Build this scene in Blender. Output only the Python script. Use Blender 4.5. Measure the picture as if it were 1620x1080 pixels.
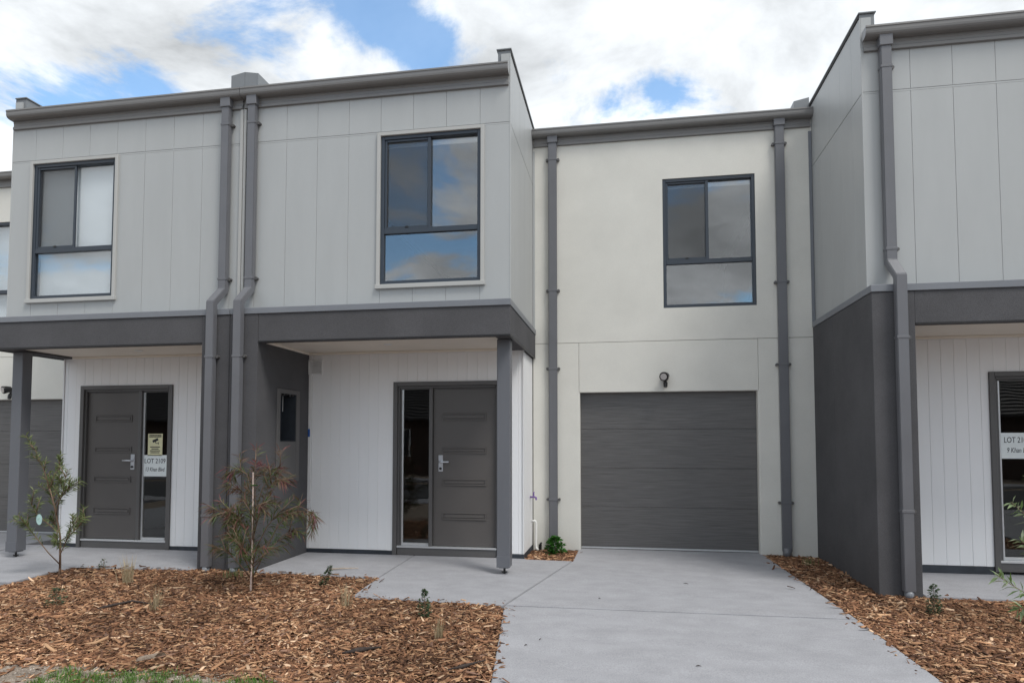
import bpy, bmesh, math, random
import numpy as np
from mathutils import Vector, Matrix

R = math.radians
for o in list(bpy.data.objects):
    bpy.data.objects.remove(o)
S = bpy.context.scene
COL = S.collection

# ------------------------------------------------------------------ camera
YAW, PITCH = 0.1689, 0.0486
fw = Vector((-math.sin(YAW) * math.cos(PITCH), math.cos(YAW) * math.cos(PITCH), math.sin(PITCH)))
rt = Vector((math.cos(YAW), math.sin(YAW), 0))
up = rt.cross(fw)
cam_d = bpy.data.cameras.new('camera')
cam = bpy.data.objects.new('camera', cam_d)
COL.objects.link(cam)
cam.matrix_world = Matrix(((rt.x, up.x, -fw.x, 1.2607), (rt.y, up.y, -fw.y, -7.2771), (rt.z, up.z, -fw.z, 1.4774), (0, 0, 0, 1)))
cam_d.sensor_width = 36
cam_d.lens = 1044.45 / 1620 * 36
cam_d.shift_y = (647.2 - 540) / 1620
cam_d.clip_end = 2000
S.camera = cam

# ------------------------------------------------------------------ world: blue sky with broken bright cloud
SUN_EL, SUN_AZ = R(56), R(128)          # azimuth clockwise from +Y (towards the houses): front right of the facades
w = bpy.data.worlds.new('World')
S.world = w
w.use_nodes = True
nt = w.node_tree
nt.nodes.clear()
def N(t, **k):
    n = nt.nodes.new(t)
    for a, b in k.items():
        setattr(n, a, b)
    return n
def L(a, b):
    nt.links.new(a, b)
def M(op, a, b=None, c=None):
    n = N('ShaderNodeMath', operation=op)
    for i, v in enumerate((a, b, c)):
        if v is None:
            continue
        if isinstance(v, (int, float)):
            n.inputs[i].default_value = v
        else:
            L(v, n.inputs[i])
    return n.outputs[0]
wout = N('ShaderNodeOutputWorld')
bg = N('ShaderNodeBackground')
bg.inputs['Strength'].default_value = 0.14
L(bg.outputs[0], wout.inputs[0])
sky = N('ShaderNodeTexSky', sky_type='NISHITA')
sky.sun_disc = False
sky.sun_elevation = SUN_EL
sky.sun_rotation = SUN_AZ
sky.air_density = 1.0
sky.dust_density = 0.6
sky.ozone_density = 1.5
tc = N('ShaderNodeTexCoord')
sep = N('ShaderNodeSeparateXYZ')
L(tc.outputs['Generated'], sep.inputs[0])
den = M('ADD', M('MAXIMUM', sep.outputs[2], 0.0), 0.28)
comb = N('ShaderNodeCombineXYZ')
L(M('DIVIDE', sep.outputs[0], den), comb.inputs[0])
L(M('DIVIDE', sep.outputs[1], den), comb.inputs[1])
def noise(scale, detail, rough, off=(0, 0, 0), dist=0.0):
    mp = N('ShaderNodeMapping')
    mp.inputs['Location'].default_value = off
    L(comb.outputs[0], mp.inputs[0])
    n = N('ShaderNodeTexNoise')
    n.inputs['Scale'].default_value = scale
    n.inputs['Detail'].default_value = detail
    n.inputs['Roughness'].default_value = rough
    n.inputs['Distortion'].default_value = dist
    L(mp.outputs[0], n.inputs['Vector'])
    return n.outputs['Fac']
cov = noise(2.6, 10, 0.62, (3.1, 0.4, 0), 0.35)
# openings of blue between the clouds, in the directions the photograph shows them
def opening(d, width, amount):
    v = N('ShaderNodeVectorMath', operation='DOT_PRODUCT')
    nrm = N('ShaderNodeVectorMath', operation='NORMALIZE')
    L(tc.outputs['Generated'], nrm.inputs[0])
    L(nrm.outputs[0], v.inputs[0])
    v.inputs[1].default_value = Vector(d).normalized()
    a = M('ARCCOSINE', M('MINIMUM', v.outputs['Value'], 1.0))
    g = M('DIVIDE', a, width)
    return M('MULTIPLY', M('EXPONENT', M('MULTIPLY', M('MULTIPLY', g, g), -1.0)), amount)
hole = None
for d, wd, am in (((-.293, .791, .537), .045, .17), ((-.242, .821, .517), .05, .17), ((-.34, .765, .548), .04, .08), ((-.624, .659, .42), .05, .12), ((-.57, .70, .43), .04, .08),
                  ((-.02, .885, .468), .03, .12), ((.0, .885, .468), .03, .09), ((.04, .885, .463), .032, .13), ((.08, .884, .460), .035, .13), ((.13, .885, .45), .03, .10),
                  ((-.30, -.89, .36), .22, .15)):     # mirrored in the upstairs glass
    h = opening(d, wd, am)
    hole = h if hole is None else M('ADD', hole, h)
COVER = 0.62
cv = M('SUBTRACT', M('ADD', cov, COVER - 0.5), hole)
mr = N('ShaderNodeMapRange', interpolation_type='SMOOTHSTEP')
mr.inputs['From Min'].default_value = 0.44
mr.inputs['From Max'].default_value = 0.57
L(cv, mr.inputs['Value'])
mr.inputs['To Min'].default_value = 0.12        # thin high veil even in the gaps
shade = noise(3.0, 9, 0.6, (7.7, 2.2, 1.0), 0.2)
mr2 = N('ShaderNodeMapRange')
mr2.inputs['From Min'].default_value = 0.3
mr2.inputs['From Max'].default_value = 0.62
mr2.inputs['To Min'].default_value = 2.7
mr2.inputs['To Max'].default_value = 5.6
L(shade, mr2.inputs['Value'])
ccol = N('ShaderNodeMix', data_type='RGBA', blend_type='MULTIPLY')
ccol.inputs[0].default_value = 1.0
ccol.inputs[6].default_value = (0.925, 0.965, 1.0, 1)
L(mr2.outputs[0], ccol.inputs[7])
mixc = N('ShaderNodeMix', data_type='RGBA')
L(mr.outputs[0], mixc.inputs[0])
gain = N('ShaderNodeMix', data_type='RGBA', blend_type='MULTIPLY')
gain.inputs[0].default_value = 1.0
gain.inputs[7].default_value = (.95, 1.2, 1.25, 1)
L(sky.outputs[0], gain.inputs[6])
L(gain.outputs[2], mixc.inputs[6])
L(ccol.outputs[2], mixc.inputs[7])
L(mixc.outputs[2], bg.inputs['Color'])

sd = bpy.data.lights.new('sun', 'SUN')
sd.energy = 1.5
sd.angle = R(18)
sd.color = (1.0, 0.97, 0.92)
sun = bpy.data.objects.new('sun', sd)
COL.objects.link(sun)
sdir = Vector((math.sin(SUN_AZ) * math.cos(SUN_EL), math.cos(SUN_AZ) * math.cos(SUN_EL), math.sin(SUN_EL)))
sun.rotation_euler = sdir.to_track_quat('Z', 'Y').to_euler()
sun.location = (6, -12, 15)

S.view_settings.view_transform = 'Standard'
S.view_settings.look = 'None'
S.view_settings.exposure = 0.68
S.view_settings.gamma = 1.0

# ------------------------------------------------------------------ materials
MATS = {}
def mat(name, col, rough=0.5, var=0.06, nscale=3.0, bump=0.0, bscale=60.0, metal=0.0, stretch=(1, 1, 1), spec=0.5, fine=0.0, streak=None, col2=None, bdist=0.01):
    m = bpy.data.materials.new(name)
    m.use_nodes = True
    t = m.node_tree
    b = t.nodes['Principled BSDF']
    b.inputs['Roughness'].default_value = rough
    b.inputs['Metallic'].default_value = metal
    b.inputs['Specular IOR Level'].default_value = spec
    g = t.nodes.new('ShaderNodeNewGeometry')
    mp = t.nodes.new('ShaderNodeMapping')
    mp.inputs['Scale'].default_value = stretch
    t.links.new(g.outputs['Position'], mp.inputs[0])
    n = t.nodes.new('ShaderNodeTexNoise')
    n.inputs['Scale'].default_value = nscale
    n.inputs['Detail'].default_value = 6
    n.inputs['Roughness'].default_value = 0.6
    t.links.new(mp.outputs[0], n.inputs['Vector'])
    r = t.nodes.new('ShaderNodeValToRGB')
    lo = tuple(c * (1 - var) for c in col) if col2 is None else col2
    hi = tuple(min(1, c * (1 + var)) for c in col)
    r.color_ramp.elements[0].position = 0.3
    r.color_ramp.elements[1].position = 0.7
    r.color_ramp.elements[0].color = (*lo, 1)
    r.color_ramp.elements[1].color = (*hi, 1)
    t.links.new(n.outputs['Fac'], r.inputs[0])
    out = r.outputs[0]
    if fine:
        n3 = t.nodes.new('ShaderNodeTexNoise')
        n3.inputs['Scale'].default_value = bscale
        n3.inputs['Detail'].default_value = 3
        t.links.new(g.outputs['Position'], n3.inputs['Vector'])
        mr_ = t.nodes.new('ShaderNodeMapRange')
        mr_.inputs['From Min'].default_value = 0.3
        mr_.inputs['From Max'].default_value = 0.7
        mr_.inputs['To Min'].default_value = 1 - fine
        mr_.inputs['To Max'].default_value = 1 + fine
        t.links.new(n3.outputs['Fac'], mr_.inputs['Value'])
        mx = t.nodes.new('ShaderNodeMix')
        mx.data_type = 'RGBA'
        mx.blend_type = 'MULTIPLY'
        mx.inputs[0].default_value = 1
        t.links.new(out, mx.inputs[6])
        t.links.new(mr_.outputs[0], mx.inputs[7])
        out = mx.outputs[2]
    t.links.new(out, b.inputs['Base Color'])
    if bump:
        n2 = t.nodes.new('ShaderNodeTexNoise')
        n2.inputs['Scale'].default_value = bscale
        n2.inputs['Detail'].default_value = 4
        mp2 = t.nodes.new('ShaderNodeMapping')
        mp2.inputs['Scale'].default_value = streak or (1, 1, 1)
        t.links.new(g.outputs['Position'], mp2.inputs[0])
        t.links.new(mp2.outputs[0], n2.inputs['Vector'])
        bp = t.nodes.new('ShaderNodeBump')
        bp.inputs['Strength'].default_value = bump
        bp.inputs['Distance'].default_value = bdist
        t.links.new(n2.outputs['Fac'], bp.inputs['Height'])
        t.links.new(bp.outputs[0], b.inputs['Normal'])
    MATS[name] = m
    return m

clad = mat('painted_cladding', (.402, .413, .412), .40, .035, 2.2, .12, 2.2, spec=.5, stretch=(1.6, 1.6, .35), bdist=.02)
clad_in = mat('wall_lining', (.40, .41, .41), .7)
trimm = mat('gutter_metal', (.185, .18, .176), .30, .05, 2, .03, 6, spec=.5)
pipem = mat('downpipe_metal', (.138, .140, .152), .36, .06, 2.5, .04, 7, spec=.5)
flash = mat('flashing_metal', (.18, .19, .21), .4, .06, 2.5, .03, 7)
capm = mat('cap_metal', (.19, .20, .21), .4, .05)
darkcap = mat('cap_shade_slot_black', (.02, .02, .02), .8)  # near-black: shade under the parapet caps as colour; also the gutter slots
stucco = mat('light_render', (.675, .662, .612), .85, .05, 1.6, .35, 170, fine=.05, spec=.2, bdist=.004)
dstucco = mat('charcoal_render', (.086, .085, .090), .85, .13, 1.8, .5, 190, fine=.22, spec=.25, bdist=.005)
board = mat('white_weatherboard', (.82, .822, .83), .5, .025, 1.5, .04, 20, stretch=(1, 1, .3))
whitetrim = mat('white_trim', (.72, .72, .72), .45, .03)
cream = mat('window_trim_paint', (.43, .43, .415), .5, .03)
soff = mat('soffit_paint', (.76, .70, .62), .7, .04, 2)
postm = mat('post_paint', (.125, .13, .145), .42, .07, 3, .05, 14, stretch=(1, 1, .2))
doorm = mat('door_paint', (.098, .090, .086), .38, .05, 2, .03, 25)
framem = mat('door_frame_paint', (.10, .096, .095), .4, .05, 3)
garm = mat('garage_door_steel', (.106, .102, .101), .40, .30, 5.0, .6, 55, stretch=(.45, 1, 20), streak=(.06, 1, 1.6), bdist=.004)
winm = mat('window_frame_aluminium', (.030, .040, .055), .35, .05)
alu = mat('bare_aluminium', (.62, .63, .64), .32, .04, 5, metal=.6)
chrome = mat('satin_chrome', (.62, .64, .68), .3, .05, 8, metal=.8)
plinth = mat('damp_course', (.030, .036, .046), .6, .3, 6)
blindm = mat('roller_blind_fabric', (.86, .88, .89), .8, .02, 2)
interior = mat('interior_paint', (.11, .108, .105), .8, .03)
black = mat('black_plastic', (.012, .012, .013), .35, .1)
pvc = mat('white_pvc', (.72, .72, .70), .4, .04)
purple = mat('purple_plastic', (.20, .12, .33), .4, .1)
blue = mat('blue_tape', (.02, .10, .36), .5, .1)
roofm = mat('roof_sheet', (.30, .31, .32), .5, .05)
conc = mat('broom_concrete', (.318, .318, .336), .66, .10, 4.5, .3, 110, fine=.16, spec=.35, bdist=.003, streak=(.2, 1, 1), stretch=(.75, 1.2, 1))
joint = mat('joint_filler', (.03, .03, .032), .9)
dirt = mat('sandy_dirt', (.27, .222, .18), .95, .35, 7, .9, 70, fine=.4, spec=.1, bdist=.02)
soil = mat('mulch_soil', (.075, .043, .027), .95, .35, 9, .8, 60, fine=.35, spec=.1, bdist=.02)
asph = mat('asphalt', (.055, .055, .058), .9, .15, 2, .4, 150, fine=.2)
brick = mat('brown_brick', (.075, .05, .04), .85, .25, 12, .3, 40)
tile = mat('dark_roof_tile', (.045, .042, .042), .6, .2, 8)
timber = mat('paling_timber', (.19, .12, .075), .8, .3, 8, .3, 30, stretch=(1, 1, .1))
stem = mat('plant_stem', (.19, .125, .085), .8, .25, 30)
stake = mat('painted_stake', (.55, .43, .38), .6, .15, 40)
barkd = mat('dark_bark', (.045, .033, .028), .9, .4, 40, .6, 80)
barkp = mat('pale_bark', (.42, .34, .27), .85, .25, 30, .4, 60)
paper = mat('paper_sheet', (.72, .76, .76), .7, .03, 20)
yellow = mat('yellow_notice_paper', (.66, .63, .40), .6, .05, 20)
ink = mat('ink', (.02, .02, .025), .7, .1)
greyink = mat('marker_ink', (.02, .022, .03), .7, .1)
tagm = mat('pale_teal_tag', (.42, .62, .60), .5, .15, 30)

def leafmat(name, a, b, rough=.5):
    m = bpy.data.materials.new(name)
    m.use_nodes = True
    t = m.node_tree
    p = t.nodes['Principled BSDF']
    p.inputs['Roughness'].default_value = rough
    at = t.nodes.new('ShaderNodeAttribute')
    at.attribute_name = 'tone'
    r = t.nodes.new('ShaderNodeValToRGB')
    r.color_ramp.elements[0].color = (*a, 1)
    r.color_ramp.elements[1].color = (*b, 1)
    t.links.new(at.outputs['Fac'], r.inputs[0])
    t.links.new(r.outputs[0], p.inputs['Base Color'])
    tr = t.nodes.new('ShaderNodeBsdfTranslucent')
    t.links.new(r.outputs[0], tr.inputs['Color'])
    mx = t.nodes.new('ShaderNodeMixShader')
    mx.inputs[0].default_value = .25
    t.links.new(p.outputs[0], mx.inputs[1])
    t.links.new(tr.outputs[0], mx.inputs[2])
    t.links.new(mx.outputs[0], t.nodes['Material Output'].inputs[0])
    return m
leaf_green = leafmat('narrow_green_leaf', (.075, .115, .035), (.26, .29, .12))
leaf_red = leafmat('red_green_leaf', (.06, .115, .022), (.19, .05, .06))
leaf_bright = leafmat('bright_glossy_leaf', (.025, .10, .012), (.06, .20, .03), .3)
leaf_dark = leafmat('small_dark_leaf', (.025, .05, .02), (.12, .17, .09), .4)
leaf_pale = leafmat('pale_green_leaf', (.12, .22, .05), (.42, .46, .33), .45)
straw = leafmat('dry_straw', (.30, .23, .13), (.50, .42, .28), .8)
lawnm = leafmat('lawn_grass', (.05, .12, .015), (.15, .27, .05), .6)

chipm = bpy.data.materials.new('wood_chips')
chipm.use_nodes = True
_t = chipm.node_tree
_b = _t.nodes['Principled BSDF']
_b.inputs['Roughness'].default_value = .85
_b.inputs['Specular IOR Level'].default_value = .2
_a = _t.nodes.new('ShaderNodeAttribute')
_a.attribute_name = 'tone'
_t.links.new(_a.outputs['Color'], _b.inputs['Base Color'])

def glassmat(name, f0, tint):
    m = bpy.data.materials.new(name)
    m.use_nodes = True
    t = m.node_tree
    t.nodes.clear()
    out = t.nodes.new('ShaderNodeOutputMaterial')
    tr = t.nodes.new('ShaderNodeBsdfTransparent')
    tr.inputs[0].default_value = (*tint, 1)
    gl = t.nodes.new('ShaderNodeBsdfGlossy')
    gl.inputs['Roughness'].default_value = 0.0
    lw = t.nodes.new('ShaderNodeLayerWeight')       # Schlick reflectance, the same from both faces of the pane
    lw.inputs['Blend'].default_value = .5
    pw = t.nodes.new('ShaderNodeMath'); pw.operation = 'POWER'
    t.links.new(lw.outputs['Facing'], pw.inputs[0]); pw.inputs[1].default_value = 5
    fr = t.nodes.new('ShaderNodeMath'); fr.operation = 'MULTIPLY_ADD'
    t.links.new(pw.outputs[0], fr.inputs[0]); fr.inputs[1].default_value = 1 - f0; fr.inputs[2].default_value = f0
    g = t.nodes.new('ShaderNodeNewGeometry')
    n = t.nodes.new('ShaderNodeTexNoise')
    n.inputs['Scale'].default_value = 1.6
    t.links.new(g.outputs['Position'], n.inputs['Vector'])
    bp = t.nodes.new('ShaderNodeBump')
    bp.inputs['Strength'].default_value = .04
    bp.inputs['Distance'].default_value = .03
    t.links.new(n.outputs['Fac'], bp.inputs['Height'])
    t.links.new(bp.outputs[0], gl.inputs['Normal'])
    mx = t.nodes.new('ShaderNodeMixShader')
    t.links.new(fr.outputs[0], mx.inputs[0])
    t.links.new(tr.outputs[0], mx.inputs[1])
    t.links.new(gl.outputs[0], mx.inputs[2])
    t.links.new(mx.outputs[0], out.inputs[0])
    return m
glass = glassmat('window_glass', .16, (.93, .95, .96))
glass_door = glassmat('sidelight_glass', .06, (.86, .88, .88))
screen = bpy.data.materials.new('fly_screen_mesh')
screen.use_nodes = True
_t = screen.node_tree
_tr = _t.nodes.new('ShaderNodeBsdfTransparent')
_mx = _t.nodes.new('ShaderNodeMixShader')
_mx.inputs[0].default_value = .22
_t.nodes['Principled BSDF'].inputs['Base Color'].default_value = (.06, .062, .066, 1)
_t.nodes['Principled BSDF'].inputs['Roughness'].default_value = .8
_t.links.new(_tr.outputs[0], _mx.inputs[1])
_t.links.new(_t.nodes['Principled BSDF'].outputs[0], _mx.inputs[2])
_t.links.new(_mx.outputs[0], _t.nodes['Material Output'].inputs[0])

# ------------------------------------------------------------------ builders
WO = {}          # world origin of every object
def tag(o, label=None, cat=None, group=None, kind=None):
    if label: o['label'] = label
    if cat: o['category'] = cat
    if group: o['group'] = group
    if kind: o['kind'] = kind
    return o
def link(name, data, origin, parent=None):
    o = bpy.data.objects.new(name, data)
    COL.objects.link(o)
    WO[o] = Vector(origin)
    if parent is not None:
        o.parent = parent
        o.location = WO[o] - WO[parent]
    else:
        o.location = origin
    return o
def empty(name, loc):
    return link(name, None, loc)
CACHE = {}
def box(name, x0, x1, y0, y1, z0, z1, m, parent=None, bev=.003):
    x0, x1 = sorted((x0, x1)); y0, y1 = sorted((y0, y1)); z0, z1 = sorted((z0, z1))
    sx, sy, sz = x1 - x0, y1 - y0, z1 - z0
    bev = min(bev, sx * .3, sy * .3, sz * .3)
    key = (round(sx, 4), round(sy, 4), round(sz, 4), round(bev, 4), m.name)
    if key not in CACHE:
        bm = bmesh.new()
        bmesh.ops.create_cube(bm, size=1)
        bmesh.ops.scale(bm, vec=(sx, sy, sz), verts=bm.verts)
        if bev > 0:
            bmesh.ops.bevel(bm, geom=list(bm.edges), offset=bev, segments=1, affect='EDGES')
        me = bpy.data.meshes.new(name)
        bm.to_mesh(me); bm.free()
        me.materials.append(m)
        CACHE[key] = me
    return link(name, CACHE[key], ((x0 + x1) / 2, (y0 + y1) / 2, (z0 + z1) / 2), parent)
def multi(name, boxes, m, parent=None, bev=.003):
    """several boxes that together make ONE piece"""
    bm = bmesh.new()
    for (x0, x1, y0, y1, z0, z1) in boxes:
        x0, x1 = sorted((x0, x1)); y0, y1 = sorted((y0, y1)); z0, z1 = sorted((z0, z1))
        r = bmesh.ops.create_cube(bm, size=1)
        bmesh.ops.scale(bm, vec=(x1 - x0, y1 - y0, z1 - z0), verts=r['verts'])
        bmesh.ops.translate(bm, vec=((x0 + x1) / 2, (y0 + y1) / 2, (z0 + z1) / 2), verts=r['verts'])
        b = min(bev, (x1 - x0) * .3, (y1 - y0) * .3, (z1 - z0) * .3)
        if b > 0:
            bmesh.ops.bevel(bm, geom=list({e for v in r['verts'] for e in v.link_edges}), offset=b, segments=1, affect='EDGES')
    return done(name, bm, m, parent)
def done(name, bm, m, parent=None, smooth=False):
    co = [v.co for v in bm.verts]
    mn = Vector((min(c.x for c in co), min(c.y for c in co), min(c.z for c in co)))
    mx = Vector((max(c.x for c in co), max(c.y for c in co), max(c.z for c in co)))
    org = Vector(((mn.x + mx.x) / 2, (mn.y + mx.y) / 2, mn.z))
    bmesh.ops.translate(bm, vec=-org, verts=bm.verts)
    bmesh.ops.recalc_face_normals(bm, faces=bm.faces)
    me = bpy.data.meshes.new(name)
    bm.to_mesh(me); bm.free()
    if smooth:
        for p in me.polygons:
            p.use_smooth = True
    me.materials.append(m)
    return link(name, me, org, parent)
def prism_x(bm, prof, x0, x1):
    """profile of (y, z) extruded along x"""
    a = [bm.verts.new((x0, y, z)) for y, z in prof]
    b = [bm.verts.new((x1, y, z)) for y, z in prof]
    n = len(prof)
    for i in range(n):
        bm.faces.new((a[i], a[(i + 1) % n], b[(i + 1) % n], b[i]))
    bm.faces.new(a[::-1]); bm.faces.new(b)
def tube(bm, pts, radii, seg=8, cap=True, sq=None):
    pts = [Vector(p) for p in pts]
    rings = []
    for i, p in enumerate(pts):
        d = (pts[min(i + 1, len(pts) - 1)] - pts[max(i - 1, 0)]).normalized()
        a = d.orthogonal().normalized() if i == 0 else (a - d * a.dot(d)).normalized()
        b = d.cross(a)
        r = radii[i] if isinstance(radii, (list, tuple)) else radii
        rings.append([bm.verts.new(p + (a * math.cos(t) + b * math.sin(t)) * r) for t in [2 * math.pi * k / seg for k in range(seg)]])
    for A, B_ in zip(rings, rings[1:]):
        for k in range(seg):
            bm.faces.new((A[k], A[(k + 1) % seg], B_[(k + 1) % seg], B_[k]))
    if cap:
        bm.faces.new(rings[0][::-1]); bm.faces.new(rings[-1])
def text(name, s, x, y, z, size, m, parent, shear=0.0, sx=1.0):
    """flat lettering in the x-z plane that faces -y"""
    c = bpy.data.curves.new('lettering', 'FONT')
    c.body = s
    c.size = size
    c.shear = shear
    c.align_x = 'CENTER'
    c.resolution_u = 3
    c.extrude = .0003
    c.offset = size * .004
    tmp = bpy.data.objects.new('lettering', c)
    COL.objects.link(tmp)
    bpy.context.view_layer.update()
    me = bpy.data.meshes.new_from_object(tmp.evaluated_get(bpy.context.evaluated_depsgraph_get()))
    bpy.data.objects.remove(tmp)
    me.transform(Matrix.Diagonal((sx, 1, 1, 1)))
    me.transform(Matrix.Rotation(R(90), 4, 'X'))
    me.materials.clear()
    me.materials.append(m)
    return link(name, me, (x, y, z), parent)

def zs(y):
    """top of the paving: falls gently from the porches to the street"""
    return .03 * min(y, 0.0) if y > -8 else -.24

# ------------------------------------------------------------------ ground, road, opposite kerb
def sheet(name, poly, m, thick=.0, z=None, dz=0.0, kind='structure', parent=None, nsub=0):
    bm = bmesh.new()
    top = [bm.verts.new((px, py, (zs(py) if z is None else z) + dz)) for px, py in poly]
    f = bm.faces.new(top)
    if f.normal.z < 0 or True:
        bm.normal_update()
        if f.normal.z < 0:
            f.normal_flip()
    if thick:
        r = bmesh.ops.extrude_face_region(bm, geom=[f])
        vs = [v for v in r['geom'] if isinstance(v, bmesh.types.BMVert)]
        bmesh.ops.translate(bm, vec=(0, 0, -thick), verts=vs)
        ed = [e for e in bm.edges if all(v in top for v in e.verts)]
        bmesh.ops.bevel(bm, geom=ed, offset=.006, segments=2, affect='EDGES')
    o = done(name, bm, m, parent)
    if kind:
        o['kind'] = kind
    return o
bm = bmesh.new()
ys = [-160, -40, -8, 0, 60, 160]
for i in range(len(ys) - 1):
    a, b = ys[i], ys[i + 1]
    vs = [bm.verts.new((x_, y_, zs(y_) - .11)) for x_, y_ in ((-160, a), (160, a), (160, b), (-160, b))]
    bm.faces.new(vs)
bmesh.ops.remove_doubles(bm, verts=bm.verts, dist=.001)
tag(done('ground', bm, dirt), kind='structure')
sheet('road', [(-120, -17.5), (120, -17.5), (120, -10.5), (-120, -10.5)], asph, z=-.30)
sheet('footpath', [(-120, -9.6), (120, -9.6), (120, -8.2), (-120, -8.2)], conc, .1, z=-.235)
sheet('far_footpath', [(-120, -20.5), (120, -20.5), (120, -19.1), (-120, -19.1)], conc, .1, z=-.235)

# paving of each house, local x mirrored by m
def paving(xo, m):
    X = lambda v: xo + m * v
    P = lambda pts: [(X(a), b) for a, b in pts]
    sheet('porch_slab', P([(-2.95, 1.055), (-2.95, -.19), (-2.95, -.26), (-1.415, -.335), (-1.452, 1.055)]), conc, .1)
    sheet('path', P([(-1.445, 1.055), (-1.402, -.7), (-1.375, -1.105), (.139, -1.19), (.607, .985), (.02, 1.01), (.02, 1.055)]), conc, .1)
    sheet('driveway', P([(.619, .985), (.155, -1.195), (3.20, -1.17), (3.04, 1.62), (3.03, 1.98), (.63, 1.98)]), conc, .1, dz=.002)
    sheet('driveway', P([(.153, -1.203), (.22, -1.7), (.40, -3.05), (.2, -5.5), (-.3, -8.15), (4.2, -8.15), (3.55, -5.5), (3.28, -2.6), (3.20, -1.178)]), conc, .1, dz=.001)
paving(0, 1)
paving(-6.634, -1)
paving(7.06, 1)

# ------------------------------------------------------------------ townhouses
Z_WB, Z_FB, Z_BB, Z_J, Z_T = 3.042, 2.97, 2.647, 5.12, 5.556
Z_SOF = 2.674
YG = 1.872
PF = -.217
def minus(rect, hole):
    """rect minus hole, both (a0, a1, z0, z1)"""
    a0, a1, z0, z1 = rect
    h0, h1, g0, g1 = hole
    if h1 <= a0 or h0 >= a1 or g1 <= z0 or g0 >= z1:
        return [rect]
    out = []
    if h0 > a0: out.append((a0, h0, z0, z1))
    if h1 < a1: out.append((h1, a1, z0, z1))
    b0, b1 = max(a0, h0), min(a1, h1)
    if g0 > z0: out.append((b0, b1, z0, g0))
    if g1 < z1: out.append((b0, b1, g1, z1))
    return [r for r in out if r[1] - r[0] > .004 and r[3] - r[2] > .004]

def plate(name, X, rect, hole, y0, y1, m, parent):
    """a sheet with a corner or a notch cut out, one connected mesh"""
    a0, a1, z0, z1 = rect
    xs_ = sorted({a0, a1} | {v for v in hole[:2] if a0 < v < a1})
    zs_ = sorted({z0, z1} | {v for v in hole[2:] if z0 < v < z1})
    bm = bmesh.new()
    P = {(i, k): bm.verts.new((X(x_), y0, z_)) for i, x_ in enumerate(xs_) for k, z_ in enumerate(zs_)}
    for i in range(len(xs_) - 1):
        for k in range(len(zs_) - 1):
            cx, cz = (xs_[i] + xs_[i + 1]) / 2, (zs_[k] + zs_[k + 1]) / 2
            if not (hole[0] < cx < hole[1] and hole[2] < cz < hole[3]):
                bm.faces.new((P[i, k], P[i + 1, k], P[i + 1, k + 1], P[i, k + 1]))
    bmesh.ops.delete(bm, geom=[v for v in bm.verts if not v.link_faces], context='VERTS')
    r = bmesh.ops.extrude_face_region(bm, geom=bm.faces[:])
    bmesh.ops.translate(bm, vec=(0, y1 - y0, 0), verts=[v for v in r['geom'] if isinstance(v, bmesh.types.BMVert)])
    return done(name, bm, m, parent)

def window(root, X, x0, x1, yf, z0, z1, blind, trimmed, mirror):
    """sliding sash above a fixed pane; x0 < x1 local"""
    t = .045
    zt = z0 + .60
    xm = (x0 + x1) / 2 - .01
    rev = -1 if mirror else 1
    W = multi('window', [(X(x0), X(x0 + t), yf, yf + .09, z0, z1), (X(x1 - t), X(x1), yf, yf + .09, z0, z1), (X(x0 + t), X(x1 - t), yf, yf + .09, z1 - t, z1),
                         (X(x0 + t), X(x1 - t), yf, yf + .09, z0, z0 + t), (X(x0 + t), X(x1 - t), yf + .004, yf + .09, zt, zt + .06)], winm, root)
    # photo: the fly-screened sliding sash is on the photograph's left in every window
    sl = (x0 + t, xm) if not mirror else (xm, x1 - t)
    fx = (xm, x1 - t) if not mirror else (x0 + t, xm)
    za, zb = zt + .06, z1 - t
    s = .028
    multi('sash', [(X(sl[0]), X(sl[0] + s), yf + .014, yf + .04, za, zb), (X(sl[1] - s), X(sl[1] + .012), yf + .01, yf + .05, za, zb),
                   (X(sl[0] + s), X(sl[1] - s), yf + .014, yf + .04, zb - s, zb), (X(sl[0] + s), X(sl[1] - s), yf + .014, yf + .04, za, za + s)], winm, W)
    box('pane', X(sl[0] + s), X(sl[1] - s), yf + .042, yf + .048, za + s, zb - s, glass, W, 0)
    box('fly_screen', X(sl[0] + s), X(sl[1] - s), yf + .024, yf + .026, za + s, zb - s, screen, W, 0)
    box('pane', X(fx[0] + .012), X(fx[1]), yf + .05, yf + .056, za, zb, glass, W, 0)
    box('pane', X(x0 + t), X(x1 - t), yf + .03, yf + .036, z0 + t, zt, glass, W, 0)
    box('latch', X((sl[0] + sl[1]) / 2 - .02), X((sl[0] + sl[1]) / 2 + .02), yf + .005, yf + .02, za + .008, za + .03, black, W)
    bz = {'down': z0 + .02, 'up': z1 - .085}[blind]
    box('blind', X(x0 + .03), X(x1 - .03), yf + .105, yf + .109, bz, z1 - .02, blindm, W, 0)
    box('blind_rail', X(x0 + .03), X(x1 - .03), yf + .10, yf + .114, bz - .02, bz, whitetrim, W)
    if trimmed:
        q = .04
        multi('trim', [(X(x0 - q), X(x0 + .002), yf - .028, yf + .02, z0 - q, z1 + q), (X(x1 - .002), X(x1 + q), yf - .028, yf + .02, z0 - q, z1 + q),
                       (X(x0), X(x1), yf - .026, yf + .02, z1 - .002, z1 + q), (X(x0 - q - .01), X(x1 + q + .01), yf - .04, yf + .02, z0 - q - .012, z0 - .002)], cream, W)
    return W

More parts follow.
